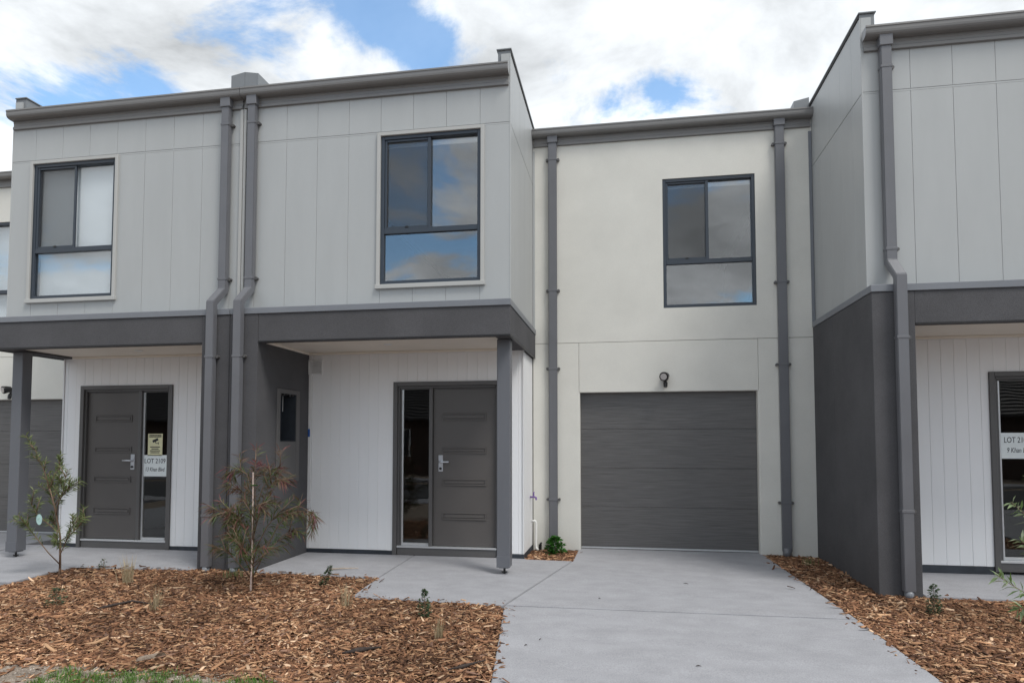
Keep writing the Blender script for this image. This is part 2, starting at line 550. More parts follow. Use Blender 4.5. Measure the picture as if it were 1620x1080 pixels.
def downpipe(root, xc, zt, yw, yl=None, ztop=5.6, zbot=.03, clips=(), both=False, wid=.105, dep=.075):
    """rectangular downpipe, world xc; yw = wall face; yl = lower face it steps out to"""
    bm = bmesh.new()
    h = wid / 2
    path = [(yw - .012 - dep / 2, ztop), (yw - .012 - dep / 2, zt)]
    if yl is not None:
        path += [(yl - .012 - dep / 2, zt - .2), (yl - .012 - dep / 2, zbot)]
    else:
        path[1] = (path[1][0], zbot)
    # ring of 4 at every joint, mitred
    rings = []
    for i, (py, pz) in enumerate(path):
        d1 = Vector((path[i][0] - path[i - 1][0], path[i][1] - path[i - 1][1])).normalized() if i else None
        d2 = Vector((path[i + 1][0] - path[i][0], path[i + 1][1] - path[i][1])).normalized() if i < len(path) - 1 else None
        d = d1 if d2 is None else d2 if d1 is None else (d1 + d2).normalized()
        n = Vector((-d.y, d.x))
        k = 1 / max(.5, n.dot(Vector((-(d1 or d2).y, (d1 or d2).x))))
        n = n * (dep / 2 * k)
        rings.append([bm.verts.new((xc + sx * h, py + sg * n.x, pz + sg * n.y)) for sx, sg in ((-1, -1), (1, -1), (1, 1), (-1, 1))])
    for A, B_ in zip(rings, rings[1:]):
        for k in range(4):
            bm.faces.new((A[k], A[(k + 1) % 4], B_[(k + 1) % 4], B_[k]))
    bm.faces.new(rings[0]); bm.faces.new(rings[-1])
    bmesh.ops.recalc_face_normals(bm, faces=bm.faces)
    bmesh.ops.bevel(bm, geom=list(bm.edges), offset=.007, segments=2, affect='EDGES')
    D = done('downpipe', bm, pipem, root)
    box('outlet_sleeve', xc - h - .012, xc + h + .012, yw - .012 - dep - .014, yw - .004, ztop - .02, ztop + .125, pipem, D, .005)
    for cz in clips:
        f = yw if (yl is None or cz > zt) else yl
        box('clip', xc - h - .004, xc + h + .004, f - .012 - dep - .004, f - .008, cz - .013, cz + .013, pipem, D, .002)
        for s in ((-1, 1) if both else (1,)):
            b2 = bmesh.new()
            tube(b2, [(xc + s * (h + .02), f - .045, cz), (xc + s * (h + .02), f - .001, cz)], .019, 12)
            done('clip_lug', b2, framem, D)
    if yl is None:
        b2 = bmesh.new()
        tube(b2, [(xc, yw - .012 - dep / 2, -.03), (xc, yw - .012 - dep / 2, .1)], .056, 16)
        done('drain_collar', b2, pipem, D, True)
    else:
        b2 = bmesh.new()
        tube(b2, [(xc, yl - .012 - dep / 2, -.05), (xc, yl - .012 - dep / 2, .032)], .042, 16)
        done('drain_collar', b2, flash, D, True)
    return D

def gutter(root, x0, x1, y, dz, slots=True):
    """y = wall face"""
    z = dz
    prof = [(y - .005, 5.765 + z), (y - .112, 5.765 + z), (y - .118, 5.772 + z), (y - .128, 5.772 + z), (y - .130, 5.754 + z), (y - .123, 5.746 + z), (y - .123, 5.715 + z),
            (y - .119, 5.695 + z), (y - .108, 5.680 + z), (y - .088, 5.670 + z), (y - .06, 5.665 + z), (y - .008, 5.663 + z)]
    bm = bmesh.new()
    prism_x(bm, prof, min(x0, x1), max(x0, x1))
    G = done('gutter', bm, trimm, root)
    fa = [(y - .002, 5.70 + z), (y - .024, 5.70 + z), (y - .024, 5.640 + z), (y - .018, 5.632 + z), (y - .018, 5.600 + z), (y - .03, 5.588 + z), (y - .03, 5.556 + z), (y - .002, 5.55 + z)]
    bm = bmesh.new()
    prism_x(bm, fa, min(x0, x1) + .012, max(x0, x1) - .012)
    done('fascia', bm, trimm, root)
    if slots:
        bs = []
        a = min(x0, x1) + .08
        while a < max(x0, x1) - .1:
            bs.append((a, a + .045, y - .1228, y - .12, 5.733 + z, 5.739 + z))
            a += .085
        o = multi('overflow_slots', bs, darkcap, G, 0)
        o['kind'] = 'stuff'
    return G

def townhouse(label, xo, m, yE, edges, dpx, left_end, blind, clips_low, meter=False, zf=0.0, visible_right=True):
    X = lambda v: xo + m * v
    mir = m < 0
    root = empty('townhouse', (X(-1.6), 2.0, 0))
    tag(root, label, 'house', 'townhouses in the row')
    Wd = -3.317
    hole = (-1.551, -.340, 3.304, 5.076)
    # ---- upper front wall and its cladding panels
    rects = minus((Wd + .004, -.002, Z_FB, 5.709), hole)
    FW = multi('front_wall', [(X(a), X(b), .0119, .11, c, d) for a, b, c, d in rects], clad_in, root, 0)
    cols = [Wd + .006] + edges + [0.0]
    g = .0014
    hole2 = (hole[0] - .01, hole[1] + .01, hole[2] - .02, hole[3] + .01)
    for a, b in zip(cols, cols[1:]):
        for (c, d) in ((Z_WB - .03, Z_J - .0125), (Z_J + .0125, 5.60)):
            rr = minus((a + g, b - g, c, d), hole2)
            if len(rr) == 1:
                q = rr[0]
                box('panel', X(q[0]), X(q[1]), 0, .0118, q[2], q[3], clad, FW, .0012)
            elif rr and all(abs(q[0] - a - g) < 1e-6 and abs(q[1] - b + g) < 1e-6 for q in rr):
                for q in rr:
                    box('panel', X(q[0]), X(q[1]), 0, .0118, q[2], q[3], clad, FW, .0012)
            elif rr:
                plate('panel', X, (a + g, b - g, c, d), hole2, 0, .0118, clad, FW)
    for q in minus((Wd + .01, -.004, Z_J - .010, Z_J + .010), hole2):
        box('joint_strip', X(q[0]), X(q[1]), .002, .0118, q[2], q[3], clad, FW, .001)
    # ---- side walls of the upper box
    def side(xf, s, ymax, y0=0.0):
        """xf = outer face local, s = +1 faces +x local"""
        SW = box('side_wall', X(xf - s * .012), X(xf - s * .11), .012, 9, Z_FB, 5.94, clad_in, root, 0)
        ye = [.013] + [.30 + .4 * i for i in range(4)] + [YG + .02]
        for a, b in zip(ye, ye[1:]):
            for (c, d) in ((Z_WB - .03, Z_J - .005), (Z_J + .005, 5.94)):
                box('panel', X(xf), X(xf - s * .0118), a + .0012, b - .0012, c, d, clad, SW, .001)
        return SW
    side(0, 1, YG)
    if left_end:
        side(Wd, -1, YG)
    box('corner_trim', X(-.012), X(.004), -.004, .012, Z_WB - .02, 5.60, clad, root, .003)
    if left_end:
        box('corner_trim', X(Wd - .004), X(Wd + .012), -.004, .012, Z_WB - .02, 5.60, clad, root, .003)
    # ---- inner structure
    box('party_wall', X(Wd + .01), X(Wd + .10), YG + .03 if left_end else 1.2, 9, 0, 5.709, interior, root, 0)
    if not left_end:
        box('party_wall', X(Wd + .01), X(Wd + .10), .115, 1.19, 2.98, 5.709, interior, root, 0)
    box('inner_wall', X(-.12), X(-.03), yE + .13, 9, 0, Z_BB - .02, interior, root, 0)
    box('rear_wall', X(Wd), X(3.73), 9.0, 9.15, 0, 5.808, interior, root, 0)
    box('upper_floor', X(Wd + .11), X(-.13), .115, 8.99, 2.72, 2.93, interior, root, 0)
    box('party_wall', X(3.64), X(3.735), YG + .13, 8.99, 0, 5.808, interior, root, 0)
    box('upper_floor', X(.01), X(3.62), YG + .12, 8.99, 2.55, 2.75, interior, root, 0)
    box('ground_floor', X(Wd + .11), X(-.13), yE + .13, 8.99, -.05, .05, interior, root, 0)
    box('roof', X(Wd + .005), X(-.112), .02, 9.2, 5.71, 5.75, roofm, root, 0)
    box('roof', X(.002), X(3.738), YG + .02, 9.2, 5.81, 5.85, roofm, root, 0)
    # ---- parapets
    def parapet(a, b, y0, zt, peak=None):
        bm = bmesh.new()
        lo, hi = (a, b)
        pr = [(lo, 5.6), (hi, 5.6), (hi, zt[1]), (lo, zt[0])]
        A = [bm.verts.new((X(px), y0, pz)) for px, pz in pr]
        B_ = [bm.verts.new((X(px), 9.0, pz)) for px, pz in pr]
        for i in range(4):
            bm.faces.new((A[i], A[(i + 1) % 4], B_[(i + 1) % 4], B_[i]))
        bm.faces.new(A); bm.faces.new(B_)
        return done('parapet', bm, capm, root)
    pb = parapet(-.150, -.001, .03, (5.985, 5.99))
    box('cap', X(-.165), X(.010), .012, 9, 5.99, 6.006, capm, pb, .003)
    box('cap_drip_shade', X(.0005), X(.009), .03, 9, 5.945, 5.989, darkcap, pb, 0)  # drip edge with the shade below the cap painted in as near-black
    if left_end:
        pb = parapet(Wd + .001, Wd + .150, .03, (5.99, 5.985))
        box('cap', X(Wd - .010), X(Wd + .165), .012, 9, 5.99, 6.006, capm, pb, .003)
        box('cap_drip_shade', X(Wd - .009), X(Wd - .0005), .03, 9, 5.945, 5.989, darkcap, pb, 0)  # same painted shade line under the left cap
    else:
        parapet(Wd - (.04 if not mir else -.04) + .0015, Wd + (.14 if not mir else .225), .05, (6.062, 6.03))
    # ---- gutters
    gutter(root, X(Wd + (.012 if left_end else .003)), X(-.008), 0, 0)
    window(root, X, hole[0], hole[1], .0, hole[2], hole[3], blind, True, mir)
    # ---- band, flashing, porch beam, pillar, soffit
    q = .035
    xl = Wd - (q if left_end else -.003)
    multi('flashing', [(X(xl - (.008 if left_end else 0)), X(q + .008), PF - .012, .0, Z_FB, Z_WB)] +
          [(X(0.001), X(q + .008), .002, YG - .002, Z_FB, Z_WB)] + ([(X(Wd - q - .008), X(Wd - .001), .002, YG - .002, Z_FB, Z_WB)] if left_end else []), flash, root, .004)
    multi('porch_beam', [(X(-2.957), X(q), PF + .003, -.04, Z_BB, Z_FB - .002), (X(-.165), X(q - .001), -.042, YG - .003, Z_BB + .001, Z_FB - .003)], dstucco, root, .004)
    box('drip_trim', X(-2.95), X(q + .003), PF - .001, PF + .02, Z_BB - .012, Z_BB - .001, black, root, .002)
    box('drip_trim', X(q - .02), X(q + .003), PF + .022, YG - .01, Z_BB - .012, Z_BB - .001, black, root, .002)
    so = box('soffit', X(-2.958), X(-.167), -.038, yE + .02, Z_SOF, Z_SOF + .02, soff, root, 0)
    multi('soffit_bead', [(X(-2.955), X(-.17), yE - .045, yE - .012, Z_SOF - .03, Z_SOF - .001), (X(-2.958), X(-2.93), -.03, yE - .05, Z_SOF - .03, Z_SOF - .001)], soff, so, .004)
    b2 = bmesh.new()
    tube(b2, [(X(-1.6), .42, Z_SOF - .008), (X(-1.6), .42, Z_SOF - .0005)], .05, 20)
    done('downlight', b2, whitetrim, so)
    if left_end:
        PB = multi('pillar', [(X(Wd - q), X(-2.957), PF, yE + .1, -.15, Z_FB - .004), (X(Wd - q), X(Wd + .08), yE + .1, YG - .003, -.15, Z_FB - .004)], dstucco, root, .004)
    elif meter:
        x1 = -2.957
        PB = multi('pillar', [(X(Wd + .004), X(x1), PF, .307, -.15, Z_FB - .004), (X(Wd + .004), X(x1), .712, yE + .1, -.15, Z_FB - .004),
                              (X(Wd + .004), X(x1), .307, .712, -.15, 1.48), (X(Wd + .004), X(x1), .307, .712, 2.08, Z_FB - .004),
                              (X(Wd + .004), X(x1 - .2), .307, .712, 1.48, 2.08)], dstucco, root, 0)
        MB = multi('meter_box', [(X(x1), X(x1 + .012), .225, .307, .985, 2.135), (X(x1), X(x1 + .012), .712, .80, .985, 2.135), (X(x1), X(x1 + .012), .307, .712, 2.08, 2.135),
                                 (X(x1), X(x1 + .009), .307, .712, .985, 1.475), (X(x1), X(x1 + .014), .225, .80, .965, .984)], framem, root, .003)
        multi('meter_lining', [(X(x1 - .198), X(x1 - .19), .31, .71, 1.482, 2.078), (X(x1 - .19), X(x1), .309, .316, 1.482, 2.078), (X(x1 - .19), X(x1), .703, .710, 1.482, 2.078), (X(x1 - .19), X(x1), .318, .701, 1.482, 1.489)], plinth, MB, 0)
        box('cable_tail', X(x1 - .11), X(x1 - .10), .56, .572, 1.86, 2.06, clad_in, MB, .003)
        for k in range(5):
            box('foam_offcut', X(x1 - .03 - .02 * (k % 2)), X(x1 - .004), .33 + .075 * k, .37 + .075 * k, 2.05 + .008 * (k % 3), 2.08, black, MB, .004)
    else:
        PB = box('pillar', X(Wd + .004), X(-2.957), PF, yE + .1, -.15, Z_FB - .004, dstucco, root, .004)
    # ---- post on its stirrup
    PO = box('porch_post', X(-.171), X(-.019), .09, .24, .065, Z_BB - .003, postm, root, .006)
    multi('stirrup', [(X(-.172), X(-.018), .083, .0895, .063, .19), (X(-.15), X(-.04), .11, .22, .052, .064)], postm, PO, .002)
    b2 = bmesh.new()
    tube(b2, [(X(-.095), .165, -.02), (X(-.095), .165, .055)], .013, 10)
    tube(b2, [(X(-.095), .165, .0005), (X(-.095), .165, .012)], .032, 10)
    done('stirrup_rod', b2, black, PO)
    # ---- entry wall with boards
    zb = .052 + zf
    fr = (-1.752, -.300, zf, 2.262)
    EW = multi('entry_wall', [(X(a), X(b), yE + .013, yE + .12, c, d) for a, b, c, d in minus((-2.957, -.022, zf, Z_BB + .06), fr)], clad_in, root, 0)
    bw = .1345
    a = -2.957 + .05
    box('corner_bead', X(-2.957), X(a - .002), yE - .012, yE + .0128, zb, Z_SOF - .03, whitetrim, EW, .004)
    frb = (fr[0] + .01, fr[1] - .01, zf, fr[3] - .01)
    while a < -.05:
        b = min(a + bw, -.03)
        rr = minus((a + .0006, b - .0006, zb, Z_SOF - .002), frb)
        if len(rr) == 1:
            r_ = rr[0]
            box('board', X(r_[0]), X(r_[1]), yE, yE + .0128, r_[2], r_[3], board, EW, .0028)
        elif rr:
            multi('board', [(X(r_[0]), X(r_[1]), yE, yE + .0128, r_[2], r_[3]) for r_ in rr], board, EW, .0)
        a = b
    box('corner_bead', X(-.028), X(-.004), yE - .012, yE + .016, zb, Z_SOF - .002, whitetrim, EW, .004)
    RW = box('return_wall', X(-.022), X(-.115), yE + .125, YG + .1, zf, Z_BB - .01, clad_in, root, 0)
    a = yE + .018
    while a < YG - .01:
        b = min(a + bw, YG - .002)
        box('board', X(-.0218), X(-.008), a + .001, b - .001, zb, Z_BB - .014, board, RW, .0035)
        a = b
    for p0, p1 in ((-2.957, fr[0] - .002), (fr[1] + .002, -.006)):
        box('plinth', X(p0), X(p1), yE - .004, yE + .012, -.08, zb - .004, plinth, root, .002)
    box('plinth', X(-.02), X(-.005), yE + .0125, YG - .004, -.08, zb - .004, plinth, root, .002)
    # ---- entrance: frame, sidelight, door leaf
    yf = yE - .022
    z1 = fr[3]
    zd = .125 + zf
    DF = multi('door_frame', [(X(-1.752), X(-1.695), yf, yE + .12, zf - .005, z1), (X(-.357), X(-.300), yf, yE + .12, zf - .005, z1), (X(-1.695), X(-.357), yf, yE + .12, z1 - .055, z1),
                              (X(-1.695), X(-1.672), yf + .03, yE + .11, zd - .03, z1 - .055), (X(-.38), X(-.357), yf + .03, yE + .11, zd - .03, z1 - .055), (X(-1.672), X(-.38), yf + .03, yE + .11, z1 - .082, z1 - .055),
                              (X(-1.672), X(-1.645), yf + .055, yE + .10, zd - .02, z1 - .082), (X(-1.645), X(-.38), yf + .055, yE + .10, z1 - .098, z1 - .082),
                              (X(-1.266), X(-1.219), yf + .02, yE + .11, zd - .02, z1 - .082), (X(-1.69), X(-.362), yE + .0, yE + .10, zf - .005, zd - .032)], framem, root, .004)
    multi('threshold', [(X(-1.694), X(-.36), yE - .012, yE + .12, zd - .031, zd - .006), (X(-1.645), X(-1.268), yE + .03, yE + .06, zd - .005, zd + .03), ((X(-1.645), X(-1.625)) if not mir else (X(-1.295), X(-1.268))) + (yE + .03, yE + .06, zd + .03, z1 - .1)], alu, DF, .003)
    box('sidelight_pane', X(-1.644), X(-1.268), yE + .043, yE + .049, zd + .03, z1 - .1, glass_door, DF, 0)
    yd = yE + .045
    DL = box('front_door', X(-1.216), X(-.384), yd, yd + .04, zd, z1 - .099, doorm, root, .003)
    for (c, d) in ((1.749, 1.849), (1.32, 1.403), (.902, .992), (.461, .558)):
        c += zf * .7; d += zf * .7
        s = .018
        multi('moulding', [(X(-1.092), X(-.506), yd - .012, yd - .0003, c, c + s), (X(-1.092), X(-.506), yd - .012, yd - .0003, d - s, d), (X(-1.092), X(-1.092 + s), yd - .012, yd - .0003, c + s, d - s), (X(-.506 - s), X(-.506), yd - .012, yd - .0003, c + s, d - s)], doorm, DL, .0045)
        box('moulded_panel', X(-1.062), X(-.536), yd - .009, yd - .0003, c + .03, d - .03, doorm, DL, .004)
    hz = zf * .5
    H = box('lock_plate', X(-1.145), X(-1.085), yd - .012, yd - .0003, 1.085 + hz, 1.30 + hz, chrome, DL, .004)
    b2 = bmesh.new()
    tube(b2, [(X(-1.118), yd - .012, 1.212 + hz), (X(-1.118), yd - .055, 1.212 + hz), (X(-1.10), yd - .06, 1.212 + hz), (X(-.995), yd - .058, 1.212 + hz)], [.013, .012, .011, .010], 10)
    done('lever', b2, chrome, DL, True)
    b2 = bmesh.new()
    tube(b2, [(X(-1.115), yd - .011, 1.125 + hz), (X(-1.115), yd - .024, 1.125 + hz)], .017, 12)
    done('lock_cylinder', b2, black, DL)
    # ---- garage wing
    gh = (1.799, 3.0136, 3.2925, 5.0812)
    zg = 2.845
    GW = multi('garage_wall', [(X(a), X(b), YG, YG + .11, c, d) for a, b, c, d in minus((.0015, 3.742, zg + .003, 5.809), gh)], stucco, root, 0)
    gd = (.656, 3.0, .03, 2.154)
    for nm, b_ in (('render_panel', (.0015, gd[0] - .016, -.1, zg - .003)), ('render_panel', (gd[1] + .018, 3.742, -.1, zg - .003)), ('render_panel', (gd[0] - .0125, gd[1] + .0145, gd[3], zg - .003))):
        box(nm, X(b_[0]), X(b_[1]), YG, YG + .11, b_[2], b_[3], stucco, GW, .003)
    box('garage_reveal', X(gd[0] - .016), X(gd[0] - .002), YG + .003, YG + .12, -.1, gd[3] - .001, stucco, GW, 0)
    box('garage_reveal', X(gd[1] + .002), X(gd[1] + .0178), YG + .003, YG + .12, -.1, gd[3] - .001, stucco, GW, 0)
    multi('joint_backing', [(X(.01), X(3.73), YG + .1105, YG + .13, zg - .05, zg + .05), (X(gd[0] - .05), X(gd[0] + .05), YG + .1105, YG + .13, gd[3] + .01, zg - .051), (X(gd[1] - .05), X(gd[1] + .05), YG + .1105, YG + .13, gd[3] + .01, zg - .051)], interior, GW, 0)
    GD = box('garage_door', X(gd[0] - .06), X(gd[1] + .06), YG + .15, YG + .19, 0, gd[3] + .05, interior, root, 0)
    zz = [.032, .579, 1.112, 1.648, gd[3] + .04]
    for c, d in zip(zz, zz[1:]):
        box('panel', X(gd[0] - .05), X(gd[1] + .05), YG + .10 + .012, YG + .149, c + .0008, d - .0008, garm, GD, .003)
    box('bottom_seal', X(gd[0]), X(gd[1]), YG + .115, YG + .148, .005, .034, alu, GD, .003)
    window(root, X, gh[0], gh[1], YG + .012, gh[2], gh[3], blind, False, mir)
    gutter(root, X(.004), X(3.738), YG, .1)
    dp1 = ((.287), (3.325))
    for k, c in enumerate(dp1):
        downpipe(root, X(c), 0, YG, None, 5.70, .05, (5.444, 3.58, 2.487, .68), True, .118, .06)
    box('corner_flashing', X(3.70), X(3.739), YG - .012, YG - .0005, Z_WB, 5.60, flash, root, .002)
    box('corner_flashing', X(.002), X(.03), YG - .012, YG - .0005, Z_WB, 5.60, clad, root, .002)
    # party parapet at the far end of the garage wing
    parapet(3.54, 3.735, YG + .04, (6.045, 6.085))
    # ---- downpipe of the main roof
    downpipe(root, dpx, 3.31, 0, PF, 5.585, .03, clips_low, False, .105, .075)
    if not left_end:
        xs_ = (Wd + .003, Wd + .038) if not mir else (Wd + .005, Wd + .046)
        box('cover_strip', X(xs_[0]), X(xs_[1]), -.022, -.0005, Z_WB + .001, 5.548, cream, root, .003)
    return root

ED_B = [-.354 - .4 * k for k in range(7, -1, -1)]
ED_C = [-2.847 + .4 * k for k in range(0, 7)]
CL = (5.35, 3.44, 2.47, .62)
houseA = townhouse('grey townhouse at the left end, white blinds drawn in its upstairs window', -6.634, -1, .91, ED_B, -3.526, False, 'down', CL, False)
houseB = townhouse('grey townhouse in the middle with cream garage wing and dark garage door', 0, 1, 1.067, ED_B, -3.177, False, 'up', CL, True)
houseC = townhouse('grey townhouse at the right edge with charcoal rendered side wall', 7.06, 1, .945, ED_C, 3.958, True, 'up', (5.35, 3.44, 2.5, .80), False, .035)
# wall vent of the middle house and the strip of blue tape on its corner bead
V = multi('wall_vent', [(-2.973, -2.757, 1.045, 1.065, 2.382, 2.402), (-2.973, -2.757, 1.045, 1.065, 2.564, 2.584), (-2.973, -2.953, 1.045, 1.065, 2.402, 2.564), (-2.777, -2.757, 1.045, 1.065, 2.402, 2.564)], whitetrim, houseB, .004)
for k in range(9):
    box('louvre', -2.953, -2.777, 1.05, 1.062, 2.405 + .0176 * k, 2.415 + .0176 * k, whitetrim, V, .002)

# ------------------------------------------------------------------ fittings fixed to the walls
def sensor_light(x, y, z, label):
    t = empty('security_light', (x, y, z))
    tag(t, label, 'light', 'sensor spotlights over the garage doors')
    b = bmesh.new(); tube(b, [(x, y, z), (x, y - .03, z)], [.052, .045], 20); done('wall_base', b, black, t)
    b = bmesh.new(); tube(b, [(x, y - .03, z + .005), (x - .005, y - .06, z + .01)], .016, 10); done('arm', b, black, t)
    b = bmesh.new(); tube(b, [(x + .02, y - .05, z + .02), (x - .005, y - .10, z + .01), (x - .02, y - .135, z + .0), (x - .026, y - .15, z - .004)], [.04, .055, .062, .06], 20); h = done('lamp_head', b, black, t, False)
    b = bmesh.new(); tube(b, [(x - .0262, y - .1505, z - .0042), (x - .028, y - .156, z - .006)], .044, 20); done('lens', b, alu, h)
    b = bmesh.new(); tube(b, [(x, y - .02, z - .045), (x + .003, y - .05, z - .085), (x + .003, y - .055, z - .13)], [.02, .028, .026], 14); s = done('sensor', b, black, t, False)
    b = bmesh.new(); tube(b, [(x + .003, y - .055, z - .1305), (x + .003, y - .056, z - .145)], [.024, .015], 12); done('sensor_lens', b, framem, s)
    return t
sensor_light(1.806, YG, 2.345, 'black sensor spotlight with round lens above the middle garage door')
sensor_light(-8.50, YG, 2.30, 'black sensor spotlight half hidden behind the left porch post')

t = empty('garden_tap', (0.0, 1.59, .74))
tag(t, 'small purple garden tap on the white side boards', 'tap')
b = bmesh.new(); tube(b, [(-.005, 1.60, .73), (.06, 1.60, .73), (.075, 1.60, .722), (.08, 1.60, .69)], [.013, .013, .014, .012], 10); done('spout', b, purple, t)
b = bmesh.new(); tube(b, [(.045, 1.60, .735), (.045, 1.60, .79)], .008, 8); tube(b, [(.045, 1.555, .79), (.045, 1.645, .79)], .009, 8); done('handle', b, purple, t)
t = empty('drain_pipe', (.05, 1.77, 0))
tag(t, 'white plastic pipe with elbow rising from the mulch beside the garage', 'pipe')
b = bmesh.new(); tube(b, [(-.006, 1.77, .385), (.028, 1.77, .39), (.045, 1.77, .385), (.052, 1.77, .365), (.052, 1.77, .05), (.06, 1.76, .02), (.085, 1.74, .0)], .017, 12); done('pipe', b, pvc, t, True)
b = bmesh.new(); tube(b, [(.105, 1.80, -.03), (.105, 1.80, .07)], .022, 10); tube(b, [(.105, 1.80, .07), (.125, 1.80, .095)], .012, 8); done('cable_gland', b, black, t)
tag(box('tape_strip', -2.954, -2.926, 1.0486, 1.0546, 1.54, 1.645, blue, None, .001), 'short strip of blue tape on the porch corner by the meter box', 'tape')

# ------------------------------------------------------------------ paper notices on the sidelights
def lot_sign(x0, x1, y, z0, z1, a, b_, label):
    t = empty('lot_sign', ((x0 + x1) / 2, y, z0))
    tag(t, label, 'sign', 'handwritten lot signs')
    box('paper', x0, x1, y - .002, y, z0, z1, paper, t, 0)
    h = z1 - z0
    text('lettering', a[0], a[1], y - .003, z0 + h * .62, h * .31, greyink, t, .05, a[2])
    text('lettering', b_[0], b_[1], y - .003, z0 + h * .24, h * .27, greyink, t, .2, b_[2])
    return t
yA = .91 + .043
lot_sign(-5.355, -4.985, yA - .004, .995, 1.29, ('LOT 2109', -5.170, .86), ('13 Khan Blvd', -5.170, .70), 'white handwritten sheet reading LOT 2109 on the left sidelight')
yC = .945 + .043
lot_sign(5.437, 5.80, yC - .004, 1.285, 1.575, ('LOT 210', 5.578, .70), ('9 Khan B', 5.585, .66), 'white handwritten sheet reading LOT 210 at the right edge')
t = empty('warning_notice', (-5.18, yA - .004, 1.293))
tag(t, 'yellow surveillance warning notice above the handwritten sheet', 'notice')
box('paper', -5.285, -5.06, yA - .006, yA - .004, 1.28, 1.585, yellow, t, 0)
multi('black_bar', [(-5.265, -5.08, yA - .0075, yA - .0062, 1.535, 1.572)], ink, t, 0)
text('lettering', 'WARNING', -5.1725, yA - .009, 1.541, .036, yellow, t)
b = bmesh.new()
for (x0, x1, z0, z1, rot) in ((-5.215, -5.125, 1.475, 1.51, R(-22)), (-5.17, -5.16, 1.455, 1.48, 0), (-5.165, -5.125, 1.448, 1.456, 0), (-5.128, -5.118, 1.438, 1.466, 0)):
    r = bmesh.ops.create_cube(b, size=1)
    bmesh.ops.scale(b, vec=(x1 - x0, .001, z1 - z0), verts=r['verts'])
    bmesh.ops.rotate(b, matrix=Matrix.Rotation(rot, 3, 'Y'), verts=r['verts'])
    bmesh.ops.translate(b, vec=((x0 + x1) / 2, yA - .0072, (z0 + z1) / 2), verts=r['verts'])
done('camera_symbol', b, ink, t)
for k, wd in enumerate((.15, .11, .155, .14)):
    box('text_line', -5.1725 - wd / 2, -5.1725 + wd / 2, yA - .0075, yA - .0062, 1.395 - .026 * k, 1.407 - .026 * k, ink, t, 0)

# ------------------------------------------------------------------ mulch beds
rng = np.random.default_rng(5)
def fbm(x, y):
    v = np.zeros_like(x)
    for k, (f, a) in enumerate(((1.3, .5), (3.1, .3), (7.3, .2), (17, .1))):
        v += a * np.sin(x * f + 1.7 * k + 1.3 * np.sin(y * f * .7 + k)) * np.cos(y * f * 1.1 - .9 * k + 1.1 * np.sin(x * f * .6))
    return v
def zsv(y):
    return np.where(y > -8, .03 * np.minimum(y, 0), -.24)
def bedz(x, y, front=None):
    z = zsv(y) - .03 + .022 * fbm(x, y)
    return z
def inside(px, py, poly):
    c = np.zeros(px.shape, bool)
    n = len(poly)
    for i in range(n):
        x0, y0 = poly[i]; x1, y1 = poly[(i + 1) % n]
        cond = ((y0 > py) != (y1 > py))
        with np.errstate(divide='ignore', invalid='ignore'):
            xx = (x1 - x0) * (py - y0) / (y1 - y0) + x0
        c ^= cond & (px < xx)
    return c
def grid_sheet(name, poly, m, step, zfun, sink=.0):
    xs_ = [p[0] for p in poly]; ys_ = [p[1] for p in poly]
    gx = np.arange(min(xs_) - step, max(xs_) + step * 2, step); gy = np.arange(min(ys_) - step, max(ys_) + step * 2, step)
    XX, YY = np.meshgrid(gx, gy)
    ins = inside(XX, YY, poly)
    near = ins.copy()
    near[1:] |= ins[:-1]; near[:-1] |= ins[1:]; near[:, 1:] |= ins[:, :-1]; near[:, :-1] |= ins[:, 1:]
    ZZ = zfun(XX, YY) - np.where(ins, 0, .03) - sink
    idm = -np.ones(XX.shape, int); idm[near] = np.arange(near.sum())
    q = near[:-1, :-1] & near[1:, :-1] & near[1:, 1:] & near[:-1, 1:]
    f = np.stack([idm[:-1, :-1][q], idm[:-1, 1:][q], idm[1:, 1:][q], idm[1:, :-1][q]], 1)
    me = bpy.data.meshes.new(name)
    me.from_pydata(np.stack([XX[near], YY[near], ZZ[near]], 1).tolist(), [], f.tolist())
    for p in me.polygons:
        p.use_smooth = True
    me.materials.append(m)
    o = link(name, me, (0, 0, 0))
    o['kind'] = 'structure'
    return o
PAL = np.array([(.055, .030, .020), (.10, .055, .035), (.17, .092, .055), (.25, .14, .085), (.33, .20, .12), (.44, .30, .19), (.56, .43, .31), (.20, .13, .10)])
PW = np.array([.10, .17, .21, .19, .15, .10, .045, .06])
